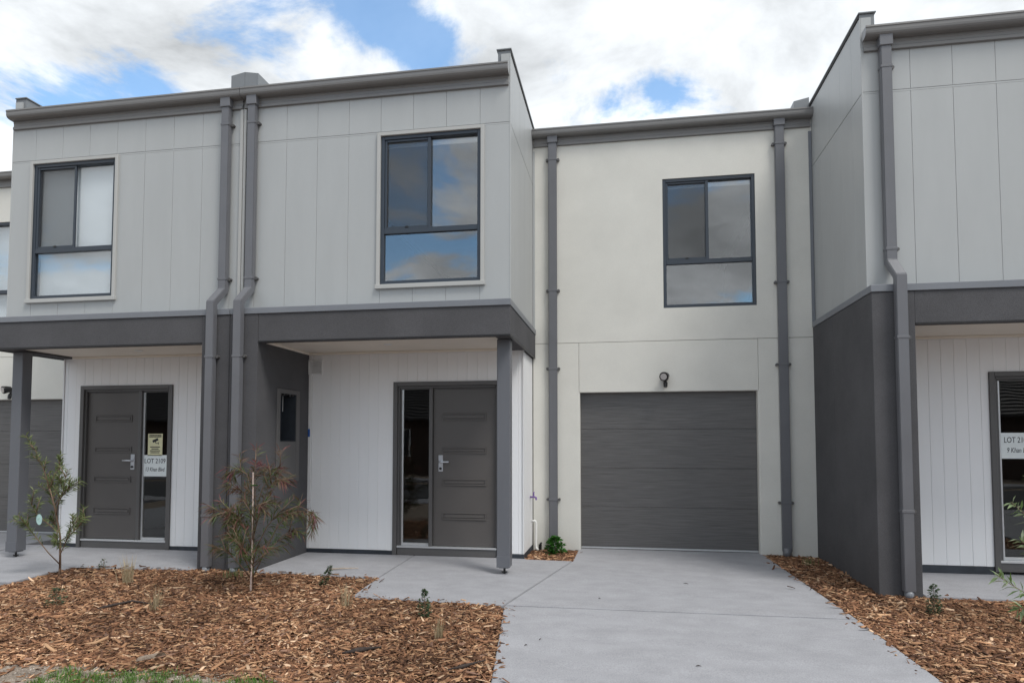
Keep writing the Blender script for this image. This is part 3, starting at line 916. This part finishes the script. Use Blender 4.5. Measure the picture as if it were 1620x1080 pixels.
def chips(name, poly, dens, label, edge_fade=None, big=1.0, verge_too=False, spill=()):
    xs_ = [p[0] for p in poly]; ys_ = [p[1] for p in poly]
    n = int((max(xs_) - min(xs_)) * (max(ys_) - min(ys_)) * dens)
    px = rng.uniform(min(xs_), max(xs_), n); py = rng.uniform(min(ys_), max(ys_), n)
    k = inside(px, py, poly)
    if edge_fade is not None:
        k &= rng.random(n) < edge_fade(px, py)
    px, py = px[k], py[k]
    n_in = len(px)
    for (ax, ay), (bx_, by_), side in spill:          # chips kicked out onto the concrete along an edge
        L_ = math.hypot(bx_ - ax, by_ - ay); m_ = int(L_ * 26)
        t_ = rng.random(m_); d_ = np.abs(rng.exponential(.035, m_)) * side
        nx, ny = -(by_ - ay) / L_, (bx_ - ax) / L_
        px = np.concatenate([px, ax + (bx_ - ax) * t_ + nx * d_]); py = np.concatenate([py, ay + (by_ - ay) * t_ + ny * d_])
    n = len(px)
    ln = np.clip(rng.lognormal(math.log(.028), .74, n), .008, .18) * big
    wd = np.clip(ln * rng.uniform(.12, .5, n), .004, .024) * .9
    th = rng.uniform(.0015, .005, n)
    yaw = rng.uniform(0, 2 * np.pi, n)
    pit = rng.normal(0, .22, n); rol = rng.normal(0, .4, n)
    taper = rng.uniform(.25, 1, (n, 2)); bend = rng.normal(0, .12, n)
    sx = np.array([-1, -1, 0, 0, 1, 1]); sy = np.array([-1, 1, -1, 1, -1, 1])
    V = np.zeros((n, 12, 3))
    for lay in (0, 1):
        lx = sx[None] * ln[:, None] / 2
        ly = sy[None] * wd[:, None] / 2 * np.where(sx[None] < 0, taper[:, :1], np.where(sx[None] > 0, taper[:, 1:], 1)) + (np.abs(sx)[None] * bend[:, None] * ln[:, None] * .5)
        lz = np.full_like(lx, 0) + (th[:, None] if lay else 0) + (1 - np.abs(sx)[None]) * ln[:, None] * .03
        V[:, lay * 6:lay * 6 + 6] = np.stack([lx, ly, lz], 2)
    x_, y_, z_ = V[..., 0], V[..., 1], V[..., 2]
    c, s = np.cos(rol)[:, None], np.sin(rol)[:, None]
    y_, z_ = y_ * c - z_ * s, y_ * s + z_ * c
    c, s = np.cos(pit)[:, None], np.sin(pit)[:, None]
    x_, z_ = x_ * c - z_ * s, x_ * s + z_ * c
    c, s = np.cos(yaw)[:, None], np.sin(yaw)[:, None]
    x_, y_ = x_ * c - y_ * s, x_ * s + y_ * c
    base = np.maximum(bedz(px, py) + rng.uniform(.0, .022, n), vz(px, py) + .001) if verge_too else bedz(px, py) + rng.uniform(.0, .022, n)
    base = np.where(np.arange(n) >= n_in, zsv(py) + .004, base)
    pit = np.where(np.arange(n) >= n_in, pit * .2, pit)
    x_ = x_ + px[:, None]; y_ = y_ + py[:, None]; z_ = z_ + base[:, None]
    co = np.stack([x_, y_, z_], 2).reshape(-1, 3).astype(np.float32)
    F = np.array([(6, 8, 9, 7), (8, 10, 11, 9), (0, 2, 8, 6), (2, 4, 10, 8), (3, 1, 7, 9), (5, 3, 9, 11), (1, 0, 6, 7), (4, 5, 11, 10)])
    idx = (F[None] + 12 * np.arange(n)[:, None, None]).reshape(-1)
    me = bpy.data.meshes.new(name)
    me.vertices.add(n * 12); me.vertices.foreach_set('co', co.ravel())
    me.loops.add(len(idx)); me.loops.foreach_set('vertex_index', idx.astype(np.int32))
    me.polygons.add(n * 8)
    me.polygons.foreach_set('loop_start', (np.arange(n * 8) * 4).astype(np.int32))
    me.polygons.foreach_set('loop_total', np.full(n * 8, 4, np.int32))
    me.update(calc_edges=True)
    ci = rng.choice(len(PAL), n, p=PW / PW.sum())
    patch = 1 + .42 * fbm(px * 1.7 + 3, py * 1.9)
    cc = PAL[ci] * np.array([1.10, .99, .90]) * rng.uniform(.75, 1.25, (n, 1)) * patch[:, None]
    at = me.attributes.new('tone', 'FLOAT_COLOR', 'POINT')
    at.data.foreach_set('color', np.repeat(np.concatenate([cc, np.ones((n, 1))], 1), 12, 0).astype(np.float32).ravel())
    me.materials.append(chipm)
    o = link(name, me, (0, 0, 0))
    tag(o, label, 'mulch', kind='stuff')
    return o
bedL = [(-5.0, -.22), (-3.68, -.23), (-3.68, -.20), (-2.95, -.20), (-2.95, -.255), (-1.405, -.325), (-1.392, -.7), (-1.37, -1.095), (.135, -1.18), (.21, -1.7), (.385, -3.0), (.36, -3.2), (-1.0, -3.02), (-2.2, -3.2), (-3.2, -3.1), (-5.5, -3.1), (-6.0, -2.6), (-5.38, -1.2), (-5.28, -1.11), (-5.25, -.7)]
bedL[0] = (-5.215, -.335)
bedL.insert(1, (-3.69, -.255))
bedR = [(3.055, 1.62), (3.045, YG - .01), (3.70, YG - .01), (3.70, -.2), (4.10, -.215), (5.64, -.325), (5.66, -.7), (5.68, -1.1), (7.18, -1.18), (7.25, -1.7), (7.4, -3.2), (3.33, -3.2), (3.29, -2.6), (3.21, -1.17)]
bedS = [(.0, 1.02), (.60, .99), (.625, 1.4), (.645, YG - .01), (.0, YG - .01)]
grid_sheet('mulch_bed', bedL, soil, .05, bedz)
grid_sheet('mulch_bed', bedR, soil, .05, bedz)
grid_sheet('mulch_bed', bedS, soil, .03, bedz)
# bare sandy verge in front of the left bed
verge = [(-12, -3.05), (-3.4, -2.98), (-2.2, -3.12), (-1.1, -2.85), (-.2, -2.9), (.35, -3.1), (.18, -5.5), (-.32, -8.2), (-12, -8.2)]
vz = lambda x, y: zsv(y) - .035 + .012 * fbm(x * 2, y * 2) + .022 - .03 * np.clip((y + 3.12) / .25, 0, 2)
grid_sheet('verge', verge, dirt, .06, vz)
def fadeL(x, y):
    lim = -2.95 + .12 * np.sin(x * 2.3 + .5) - .12 * np.exp(-((x + 2.3) / .7) ** 2)
    return np.clip(1 + (y - lim) / .22, .05, 1)
bedLc = [p for p in bedL if p[1] > -2.95] 
k_ = bedLc.index((.21, -1.7))
bedLc[k_ + 1:k_ + 1] = [(.385, -3.0), (.33, -3.9), (-6.5, -3.9)]
chips('wood_chip_mulch', bedLc, 6600, 'brown wood chip mulch covering the left garden bed', fadeL, 1.0, True,
      [((-1.37, -1.105), (.139, -1.19), 1), ((.155, -1.2), (.40, -3.05), 1), ((-2.9, -.26), (-1.415, -.335), 1), ((-1.402, -.34), (-1.375, -1.1), 1), ((-3.7, -.26), (-5.2, -.33), -1)])
chips('wood_chip_mulch', bedR, 6000, 'brown wood chip mulch right of the driveway', None, 1.0, False, [((3.20, -1.17), (3.05, 1.6), 1), ((3.28, -2.6), (3.2, -1.17), 1)])
chips('wood_chip_mulch', bedS, 6000, 'brown wood chip mulch in the small pocket beside the garage')

def pebbles(n):
    V, F = [], []
    for i in range(n):
        x_, y_ = random.uniform(-4.2, .3), random.uniform(-4.0, -2.95)
        r_ = random.uniform(.003, .009) * (2 if random.random() < .04 else 1)
        z_ = float(vz(np.array([x_]), np.array([y_]))[0])
        k = len(V)
        q = [random.uniform(.6, 1.2) for _ in range(6)]
        V += [(x_ + r_ * q[0], y_, z_), (x_, y_ + r_ * q[1], z_), (x_ - r_ * q[2], y_, z_), (x_, y_ - r_ * q[3], z_), (x_ + r_ * .2, y_, z_ + r_ * .9 * q[4]), (x_, y_, z_ - r_ * .5)]
        F += [(k, k + 1, k + 4), (k + 1, k + 2, k + 4), (k + 2, k + 3, k + 4), (k + 3, k, k + 4)]
    me = bpy.data.meshes.new('gravel')
    me.from_pydata(V, [], F)
    me.materials.append(mat('pebble', (.42, .37, .32), .9, .4, 25))
    tag(link('gravel', me, (0, 0, 0)), 'small stones scattered over the bare sandy verge', 'gravel', kind='stuff')
random.seed(2)
pebbles(2600)
# lawn at the bottom edge
def blades(name, pts, h0, h1, m, width, lean, label=None, cat=None, kind=None, parent=None, zfun=None, tone=(0, 1), curve=.4):
    n = len(pts)
    V, F, T = [], [], []
    for (x_, y_, z_) in pts:
        h = random.uniform(h0, h1); a = random.uniform(0, 2 * math.pi); l = random.gauss(0, lean) * h
        dx, dy = math.cos(a), math.sin(a); wx, wy = -dy * width / 2, dx * width / 2
        i = len(V); k = random.uniform(*tone)
        V += [(x_ - wx, y_ - wy, z_), (x_ + wx, y_ + wy, z_), (x_ + dx * l * curve - wx * .8, y_ + dy * l * curve - wy * .8, z_ + h * .6), (x_ + dx * l * curve + wx * .8, y_ + dy * l * curve + wy * .8, z_ + h * .6), (x_ + dx * l, y_ + dy * l, z_ + h)]
        F += [(i, i + 1, i + 3, i + 2), (i + 2, i + 3, i + 4)]
        T += [k] * 5
    me = bpy.data.meshes.new(name)
    org = Vector(pts[0]) if parent is None and kind is None else Vector((0, 0, 0))
    if parent is not None:
        org = WO[parent]
    me.from_pydata([(v[0] - org.x, v[1] - org.y, v[2] - org.z) for v in V], [], F)
    at = me.attributes.new('tone', 'FLOAT', 'POINT')
    at.data.foreach_set('value', T)
    me.materials.append(m)
    o = link(name, me, org, parent)
    return tag(o, label, cat, None, kind)
random.seed(11)
pts = []
while len(pts) < 11000:
    x_, y_ = random.uniform(-2.6, -.85), random.uniform(-4.2, -3.08)
    lim = -3.17 + .05 * math.sin(x_ * 9) - .10 * max(0, -1.9 - x_) - (.12 if -1.50 < x_ < -1.30 else 0) + .03 * random.gauss(0, 1)
    if x_ > -1.05: lim -= (x_ + 1.05) * 1.2
    if y_ < lim and math.sin(x_ * 17 + 3 * math.sin(y_ * 13)) * math.sin(y_ * 15 + 2 * math.sin(x_ * 11)) > random.uniform(-.9, .25):
        pts.append((x_, y_, float(vz(np.array([x_]), np.array([y_]))[0]) - .004))
blades('lawn', pts, .012, .055, lawnm, .005, .8, 'patch of short green lawn at the bottom left', 'grass', 'stuff')

# ------------------------------------------------------------------ plants
def leafmesh(name, leaves, m, parent):
    """leaves: (base, direction, normal-ish, length, width, tone); each a folded blade of 4 faces"""
    V, F, T = [], [], []
    o0 = WO[parent]
    for (p, d, up_, l, wd, tn) in leaves:
        d = d.normalized(); s = d.cross(up_)
        if s.length < 1e-4: s = d.orthogonal()
        s.normalize(); n = s.cross(d)
        i = len(V)
        droop = Vector((0, 0, -1)) * l * .12
        V += [p - o0, p + d * l * .45 + s * wd / 2 + n * wd * .18 - o0, p + d * l * .45 - o0, p + d * l * .45 - s * wd / 2 + n * wd * .18 - o0, p + d * l + droop - o0]
        F += [(i, i + 1, i + 2), (i, i + 2, i + 3), (i + 1, i + 4, i + 2), (i + 2, i + 4, i + 3)]
        T += [tn] * 5
    me = bpy.data.meshes.new(name)
    me.from_pydata([tuple(v) for v in V], [], F)
    at = me.attributes.new('tone', 'FLOAT', 'POINT')
    at.data.foreach_set('value', T)
    me.materials.append(m)
    return link(name, me, o0, parent)
def interp(pts, t):
    n = len(pts) - 1
    k = min(int(t * n), n - 1); f = t * n - k
    return Vector(pts[k]).lerp(Vector(pts[k + 1]), f), (Vector(pts[k + 1]) - Vector(pts[k])).normalized()
RV = lambda s: Vector((random.gauss(0, s), random.gauss(0, s), random.gauss(0, s)))
def twigs(limbs, per, l0, l1, zdir, start=.3):
    """short side shoots along each limb"""
    out = []
    for l in limbs:
        for k in range(per):
            p, d = interp(l, random.uniform(start, .97))
            a = random.uniform(0, 2 * math.pi)
            o_ = d.orthogonal().normalized(); o2 = d.cross(o_)
            dr = (d * .7 + (o_ * math.cos(a) + o2 * math.sin(a)) * .8 + Vector((0, 0, zdir))).normalized()
            ln_ = random.uniform(l0, l1)
            out.append([p, p + dr * ln_ * .5 + Vector((0, 0, .01)), p + dr * ln_ + Vector((0, 0, zdir * .05))])
    return out
def bz1(x_, y_):
    return float(bedz(np.array([x_]), np.array([y_]))[0])

# left sapling: open branching, narrow olive leaves, a pale tag
random.seed(3)
bx, by = -5.055, -.70
# outlines in (dx, dz) metres, seen from the street, each given its own depth
B0 = Vector((bx, by, bz1(bx, by)))
sap = empty('sapling', B0)
tag(sap, 'young olive-green sapling with a pale tag in front of the left porch post', 'sapling')
def curvepts(lst):
    return [B0 + Vector((a, c, b)) for a, b, c in lst]
trunk = curvepts([(0, -.03, 0), (0, .12, .01), (-.02, .45, .02), (-.07, .75, .0), (-.13, 1.0, -.03)])
limbs = [curvepts(l) for l in (
    [(-.13, 1.0, -.03), (-.20, 1.22, -.05), (-.30, 1.42, -.06), (-.42, 1.60, -.08)],
    [(-.06, .70, .0), (.0, .82, -.05), (.08, .93, -.08), (.13, 1.06, -.1), (.16, 1.22, -.1)],
    [(.08, .93, -.08), (.18, 1.0, -.12), (.27, 1.10, -.14)],
    [(-.05, .62, .0), (-.14, .78, .05), (-.24, .90, .1), (-.30, .98, .12)],
    [(-.10, .88, .0), (-.18, 1.0, .08), (-.32, 1.08, .14)],
    [(-.03, .5, .01), (-.13, .62, -.06), (-.22, .72, -.1), (-.27, .86, -.14)],
    [(0, .14, .01), (-.10, .28, -.05), (-.22, .46, -.1), (-.31, .58, -.13), (-.36, .62, -.14)],
    [(0, .1, .0), (.06, .26, -.06), (.17, .42, -.1), (.27, .56, -.14), (.37, .70, -.16)],
    [(-.02, .4, .02), (.06, .5, .12), (.10, .58, .18), (.14, .66, .2)],
    [(-.01, .3, .02), (.04, .4, -.1), (.12, .46, -.16)],
    [(-.13, 1.0, -.03), (-.10, 1.16, -.0), (-.05, 1.24, .02)],
    [(-.09, .80, .0), (-.04, .95, .05), (-.02, 1.08, .06)],
    [(-.02, .5, .0), (-.16, .55, .1), (-.26, .66, .15)])]
limbs += twigs(limbs, 3, .08, .16, .4)
bm = bmesh.new(); tube(bm, trunk, [.014, .012, .010, .008, .006], 8); done('trunk', bm, stem, sap, True)
lv = []
for i, l in enumerate(limbs):
    bm = bmesh.new(); tube(bm, l, [.0065 - .004 * k / (len(l) - 1) for k in range(len(l))], 6); done('limb', bm, stem, sap, True)
    ln_ = sum((l[k + 1] - l[k]).length for k in range(len(l) - 1))
    n = int(ln_ * 150)
    lo = .35 if i in (6, 7) else .18
    for k in range(n):
        t_ = lo + (1 - lo) * (k / n) ** .85
        p, d = interp(l, min(t_, .999))
        a = random.uniform(0, 2 * math.pi)
        o_ = d.orthogonal().normalized(); o2 = d.cross(o_)
        dr = (d * random.uniform(.35, .9) + (o_ * math.cos(a) + o2 * math.sin(a)) * .8)
        tn = random.uniform(.0, .75) + (.25 if t_ > .92 else 0)
        lv.append((p, dr, Vector((0, 0, 1)) + RV(.4), random.uniform(.055, .10), random.uniform(.010, .0155), min(1, tn)))
leafmesh('foliage', lv, leaf_green, sap)
TP = B0 + Vector((-.165, -.12, .66))
b = bmesh.new()
bmesh.ops.create_circle(b, cap_ends=True, radius=.5, segments=20)
bmesh.ops.scale(b, vec=(.075, .12, 1), verts=b.verts)
bmesh.ops.rotate(b, matrix=Matrix.Rotation(R(86), 3, 'X') @ Matrix.Rotation(R(10), 3, 'Z'), verts=b.verts)
r = bmesh.ops.extrude_face_region(b, geom=b.faces[:])
bmesh.ops.translate(b, vec=(0, .002, 0), verts=[v for v in r['geom'] if isinstance(v, bmesh.types.BMVert)])
bmesh.ops.translate(b, vec=TP, verts=b.verts)
done('plant_tag', b, tagm, sap)

# middle shrub: feathery drooping red-tipped leaves, tied to a pale stake
random.seed(8)
B0 = Vector((-2.505, -1.0, bz1(-2.505, -1.0)))
shr = empty('staked_shrub', B0)
tag(shr, 'feathery red and green shrub tied to a pale stake before the party wall pillars', 'shrub')
bm = bmesh.new(); tube(bm, [B0 + Vector((0, -.02, -.05)), B0 + Vector((.004, -.01, .6)), B0 + Vector((.0, -.015, 1.22))], [.009, .009, .008], 8); done('stake', bm, stake, shr)
stems = [curvepts(l) for l in (
    [(0, 0, .02), (-.02, .4, .04), (.01, .8, .03), (.0, 1.15, .02), (.02, 1.33, .0)],
    [(0, .1, .02), (-.12, .4, .0), (-.24, .68, -.04), (-.38, .82, -.1), (-.5, .86, -.14)],
    [(0, .15, .02), (.14, .42, .0), (.30, .68, -.05), (.46, .82, -.12), (.68, .86, -.16), (.78, .78, -.18)],
    [(-.01, .5, .03), (-.08, .8, .05), (-.18, 1.0, .06), (-.27, 1.05, .05)],
    [(0, .6, .03), (.1, .88, .02), (.22, 1.08, .0), (.34, 1.16, -.02), (.46, 1.12, -.04)],
    [(0, .8, .03), (.08, 1.05, .06), (.2, 1.22, .08), (.32, 1.27, .08)],
    [(0, .2, .02), (-.16, .36, .1), (-.3, .5, .16), (-.42, .52, .2)],
    [(0, .25, .02), (.16, .42, .12), (.3, .56, .18), (.42, .6, .2)],
    [(0, .12, .02), (-.08, .3, -.12), (-.2, .45, -.2), (-.32, .48, -.24)],
    [(0, .12, .02), (.1, .3, -.12), (.2, .46, -.2), (.34, .52, -.24)],
    [(0, .35, .03), (-.14, .6, .1), (-.26, .74, .14), (-.36, .74, .16)],
    [(0, .4, .03), (.14, .66, .08), (.28, .8, .1), (.4, .82, .1)],
    [(0, 1.0, .02), (-.1, 1.2, .0), (-.22, 1.26, -.02), (-.3, 1.22, -.04)],
    [(0, .2, .0), (.02, .4, -.2), (.06, .5, -.28), (.1, .5, -.34)],
    [(0, .45, .0), (-.06, .7, -.1), (-.12, .82, -.16), (-.2, .84, -.2)],
    [(0, .5, .0), (.08, .76, -.1), (.16, .9, -.14), (.24, .9, -.18)])]
stems = [[B0 + Vector(((p - B0).x * (1 if i == 2 else .8), (p - B0).y, (p - B0).z)) for p in l] for i, l in enumerate(stems)]
stems += twigs(stems, 5, .10, .22, .25)
lv = []
for i, l in enumerate(stems):
    bm = bmesh.new(); tube(bm, l, [.006 - .004 * k / (len(l) - 1) for k in range(len(l))], 6); done('branch', bm, stem, shr, True)
    ln_ = sum((l[k + 1] - l[k]).length for k in range(len(l) - 1))
    n = int(ln_ * 130)
    for k in range(n):
        t_ = .22 + .78 * k / n
        p, d = interp(l, min(t_, .999))
        a = random.uniform(0, 2 * math.pi)
        o_ = d.orthogonal().normalized(); o2 = d.cross(o_)
        dr = d * .7 + (o_ * math.cos(a) + o2 * math.sin(a)) * .55 + Vector((0, 0, -.34))
        hgt = (p.z - B0.z) / 1.3
        tn = max(0, min(1, .75 * t_ ** 2 + .4 * hgt - .22 + random.gauss(0, .22)))
        lv.append((p, dr, Vector((0, 0, 1)) + RV(.5), random.uniform(.08, .15), random.uniform(.0065, .0105), tn))
leafmesh('foliage', lv, leaf_red, shr)
b = bmesh.new(); tube(b, [B0 + Vector((-.012, -.03, 1.085)), B0 + Vector((.015, -.02, 1.09)), B0 + Vector((.03, .02, 1.085))], .006, 6); done('tie', b, leaf_bright, shr)

# pale large-leaved sapling at the right edge
random.seed(21)
B0 = Vector((4.70, -1.10, bz1(4.7, -1.10)))
rs = empty('leafy_sapling', B0)
tag(rs, 'pale green broad-leaved sapling reaching in from the right edge', 'sapling')
stems = [curvepts(l) for l in (
    [(0, -.03, 0), (.02, .4, .0), (.0, .8, .02), (.03, 1.2, .0), (.0, 1.6, .0)],
    [(0, .12, 0), (-.14, .26, -.04), (-.30, .36, -.05), (-.42, .44, -.06)],
    [(0, .06, 0), (-.12, .16, -.12), (-.26, .20, -.2), (-.36, .22, -.24)],
    [(.0, .7, .02), (-.10, .84, -.03), (-.20, .96, -.05), (-.29, 1.04, -.06)],
    [(.02, 1.1, 0), (-.06, 1.22, -.05), (-.14, 1.26, -.1)],
    [(.0, .5, .0), (-.08, .62, .05), (-.16, .72, .08)],
    [(.0, .4, .0), (.16, .6, -.05), (.3, .8, -.1)],
    [(.02, 1.0, .0), (.16, 1.2, .05), (.26, 1.4, .05)],
    [(0, .2, 0), (.14, .36, .1), (.3, .44, .16)])]
lv = []
for i, l in enumerate(stems):
    bm = bmesh.new(); tube(bm, l, [.009 - .006 * k / (len(l) - 1) for k in range(len(l))] if i == 0 else [.005 - .003 * k / (len(l) - 1) for k in range(len(l))], 6)
    done('trunk' if i == 0 else 'branch', bm, stem, rs, True)
    ln_ = sum((l[k + 1] - l[k]).length for k in range(len(l) - 1))
    n = int(ln_ * 60)
    for k in range(n):
        t_ = .35 + .65 * k / n
        p, d = interp(l, min(t_, .999))
        a = random.uniform(0, 2 * math.pi)
        o_ = d.orthogonal().normalized(); o2 = d.cross(o_)
        dr = d * .6 + (o_ * math.cos(a) + o2 * math.sin(a)) * .7 + Vector((0, 0, -.15))
        lv.append((p, dr, Vector((0, 0, 1)) + RV(.4), random.uniform(.07, .13), random.uniform(.018, .03), random.betavariate(1.2, 2.2)))
leafmesh('foliage', lv, leaf_pale, rs)

def seedling(x_, y_, h, r_, n, m, label, name='seedling', leafl=(.018, .032), aspect=.75, lean=(0, 0), taper=True):
    B = Vector((x_, y_, bz1(x_, y_)))
    t = empty(name, B)
    tag(t, label, 'plant')
    tip = B + Vector((lean[0], lean[1], h))
    bm = bmesh.new(); tube(bm, [B + Vector((0, 0, -.02)), B.lerp(tip, .5) + Vector((.004, 0, 0)), tip], [.004, .003, .0015], 6); done('stem', bm, stem, t)
    lv = []
    for k in range(n):
        f = random.uniform(.1, 1)
        a = random.uniform(0, 2 * math.pi)
        rr = r_ * (math.sin(math.pi * min(1, .25 + f * .7)) if taper else 1) * random.uniform(.1, 1)
        p = B.lerp(tip, f) + Vector((math.cos(a) * rr, math.sin(a) * rr, 0))
        l = random.uniform(*leafl)
        lv.append((p, Vector((math.cos(a), math.sin(a), random.uniform(-.1, .8))), Vector((0, 0, 1)) + RV(.5), l, l * aspect, random.random() ** 1.3))
    leafmesh('leaves', lv, m, t)
    return t
seedling(-.466, -1.68, .265, .05, 260, leaf_dark, 'small upright dark-leaved seedling in front of the concrete path')
seedling(-1.91, -.64, .215, .045, 170, leaf_dark, 'small leaning seedling at the edge of the middle porch slab', lean=(.09, 0))
seedling(-4.80, -.36, .15, .035, 36, leaf_dark, 'tiny sparse seedling by the left porch slab edge', lean=(.02, 0))
seedling(-4.02, -1.80, .17, .12, 150, leaf_dark, 'low spreading green plant in the left mulch below the sapling', aspect=.5, leafl=(.02, .04))
seedling(3.94, -.83, .27, .055, 240, leaf_dark, 'small seedling with reddish tip beside the right downpipe')
seedling(.335, 1.60, .235, .115, 330, leaf_bright, 'bright green glossy bush in the pocket beside the garage', name='glossy_bush', leafl=(.045, .07), aspect=.62)
seedling(4.30, -1.75, .12, .09, 60, leaf_dark, 'dark low plant in the right mulch near the frame edge', aspect=.5, leafl=(.02, .04))

def tuft(x_, y_, h, n, spread, label, m=straw, wd=.006):
    z_ = bz1(x_, y_)
    B = Vector((x_, y_, z_))
    t = empty('grass_tuft', B)
    tag(t, label, 'grass tuft')
    blades('blades', [(x_ + random.gauss(0, spread), y_ + random.gauss(0, spread), z_) for _ in range(n)], h * .5, h, m, wd, .38, parent=t)
    return t
tuft(-3.99, -.93, .34, 60, .025, 'dry straw grass tuft before the left porch slab')
tuft(-3.03, -1.74, .26, 44, .022, 'dry straw grass tuft beside the dark stick')
tuft(-1.30, -1.42, .25, 34, .018, 'dry straw grass tuft at the corner of the concrete path')
tuft(-.20, -2.15, .22, 30, .016, 'dry straw grass tuft in the mulch near the driveway')
tuft(3.42, 1.2, .16, 30, .04, 'thin green grass wisps beside the charcoal side wall', leaf_green)
tuft(-3.05, -.50, .13, 60, .05, 'low green grass at the foot of the party wall pillars', leaf_green)

# sticks and pieces of bark lying on the ground
def stick(name, pts, rad, m, label, cat, group=None, seg=7, on=None):
    P = [Vector((a, b_, (bz1(a, b_) + .026 if on is None else zs(b_) + on) + c)) for a, b_, c in pts]
    bm = bmesh.new(); tube(bm, P, rad, seg)
    return tag(done(name, bm, m, None, True), label, cat, group)
stick('fallen_branch', [(-3.57, -1.82, 0), (-3.48, -1.74, .01), (-3.38, -1.60, .015), (-3.12, -1.62, .008)], [.006, .013, .011, .004], barkd, 'dark curved stick lying on the mulch at the left', 'stick')
stick('fallen_branch', [(-2.115, -.05, .006), (-1.95, .02, .008), (-1.80, .06, .006)], [.010, .007, .004], barkp, 'brown twig lying on the middle porch slab', 'twig', on=.004)
stick('bark_piece', [(-.80, -2.62, .0), (-.70, -2.57, .012), (-.56, -2.45, .01)], [.006, .021, .004], barkd, 'dark curled bark piece in the mulch at bottom centre', 'bark')
stick('bark_piece', [(.05, -2.80, .0), (.15, -2.76, .01), (.28, -2.62, .01)], [.004, .014, .003], barkd, 'dark bark piece in the mulch next to the driveway', 'bark')
# curled pale sheet of bark
bm = bmesh.new()
rows = []
for i in range(5):
    rows.append([bm.verts.new((-2.14 + .11 * i / 4 + .02 * math.cos(t_), -3.01 + .035 * math.cos(t_) + .05 * i / 4, -.092 + .012 + .035 * math.sin(t_) + .004 * i)) for t_ in [math.pi * (.05 + .9 * k / 6) for k in range(7)]])
for A, B_ in zip(rows, rows[1:]):
    for k in range(6):
        bm.faces.new((A[k], A[k + 1], B_[k + 1], B_[k]))
r = bmesh.ops.solidify(bm, geom=bm.faces[:], thickness=.004)
tag(done('bark_piece', bm, barkp), 'pale grey curled bark sheet near the lawn', 'bark')
random.seed(4)
for (a, b_) in ((.51, -2.25), (.60, -2.10), (1.75, -2.49), (1.875, -.13), (1.01, -.84)):
    th = random.uniform(0, 3.1); l = random.uniform(.012, .03)
    stick('leaf_litter', [(a - l * math.cos(th), b_ - l * math.sin(th), .004), (a, b_, .008), (a + l * math.cos(th), b_ + l * math.sin(th), .003)], [.002, .004, .0015], barkd, 'small scrap of dead leaf lying on the driveway', 'leaf litter', 'leaf scraps on the driveway', 5, on=.003)

# ------------------------------------------------------------------ across the street (seen mirrored in the glass)
def opposite(x0, x1, label):
    c = (x0 + x1) / 2
    t = empty('brick_house', (c, -28, -.3))
    tag(t, label, 'house', 'houses across the street')
    box('wall', x0 + .5, x1 - .5, -36, -25.5, -.4, 2.75, brick, t, 0)
    bm = bmesh.new()
    z0, z1 = 2.7, 5.6
    v = [bm.verts.new(p) for p in ((x0, -36.5, z0), (x1, -36.5, z0), (x1, -25, z0), (x0, -25, z0), (x0 + 4, -30.7, z1), (x1 - 4, -30.7, z1))]
    for f in ((0, 1, 5, 4), (2, 3, 4, 5), (0, 4, 3), (1, 2, 5), (3, 2, 1, 0)):
        bm.faces.new([v[i] for i in f])
    rf = done('roof', bm, tile, t)
    for k in range(16):
        f0 = k / 16
        yy, zz_ = -25 - 5.7 * f0, z0 + (z1 - z0) * f0
        box('tile_course', x0 + 4 * f0 + .05, x1 - 4 * f0 - .05, yy - .05, yy + .01, zz_ + .01, zz_ + .06, tile, rf, 0)
    box('gutter', x0, x1, -25.0, -24.88, 2.62, 2.76, tile, t, 0)
    for k in (.3, .72):
        wx = x0 + (x1 - x0) * k
        wd = multi('window', [(wx - .9, wx - .84, -25.5, -25.42, .6, 2.1), (wx + .84, wx + .9, -25.5, -25.42, .6, 2.1), (wx - .84, wx + .84, -25.5, -25.42, 2.04, 2.1), (wx - .84, wx + .84, -25.5, -25.42, .6, .66)], whitetrim, t, 0)
        box('pane', wx - .84, wx + .84, -25.49, -25.46, .66, 2.04, black, wd, 0)
    return t
opposite(-33, -17, 'brown brick house mirrored in the left sidelight, dark tiled roof')
opposite(-15.5, -1.5, 'brown brick house mirrored in the middle sidelight, dark tiled roof')
opposite(11, 26, 'brown brick house mirrored in the right sidelight, dark tiled roof')
fe = empty('paling_fence', (4.6, -24.6, -.3))
tag(fe, 'brown paling fence across the street between the brick houses', 'fence')
for k in range(60):
    box('paling', -1.4 + .2 * k, -1.25 + .2 * k, -24.62, -24.6, -.35, 1.45 + .02 * (k % 3), timber, fe, 0)
multi('rail', [(-1.4, 10.7, -24.66, -24.62, .1, .18), (-1.4, 10.7, -24.66, -24.62, 1.1, 1.18)], timber, fe, 0)
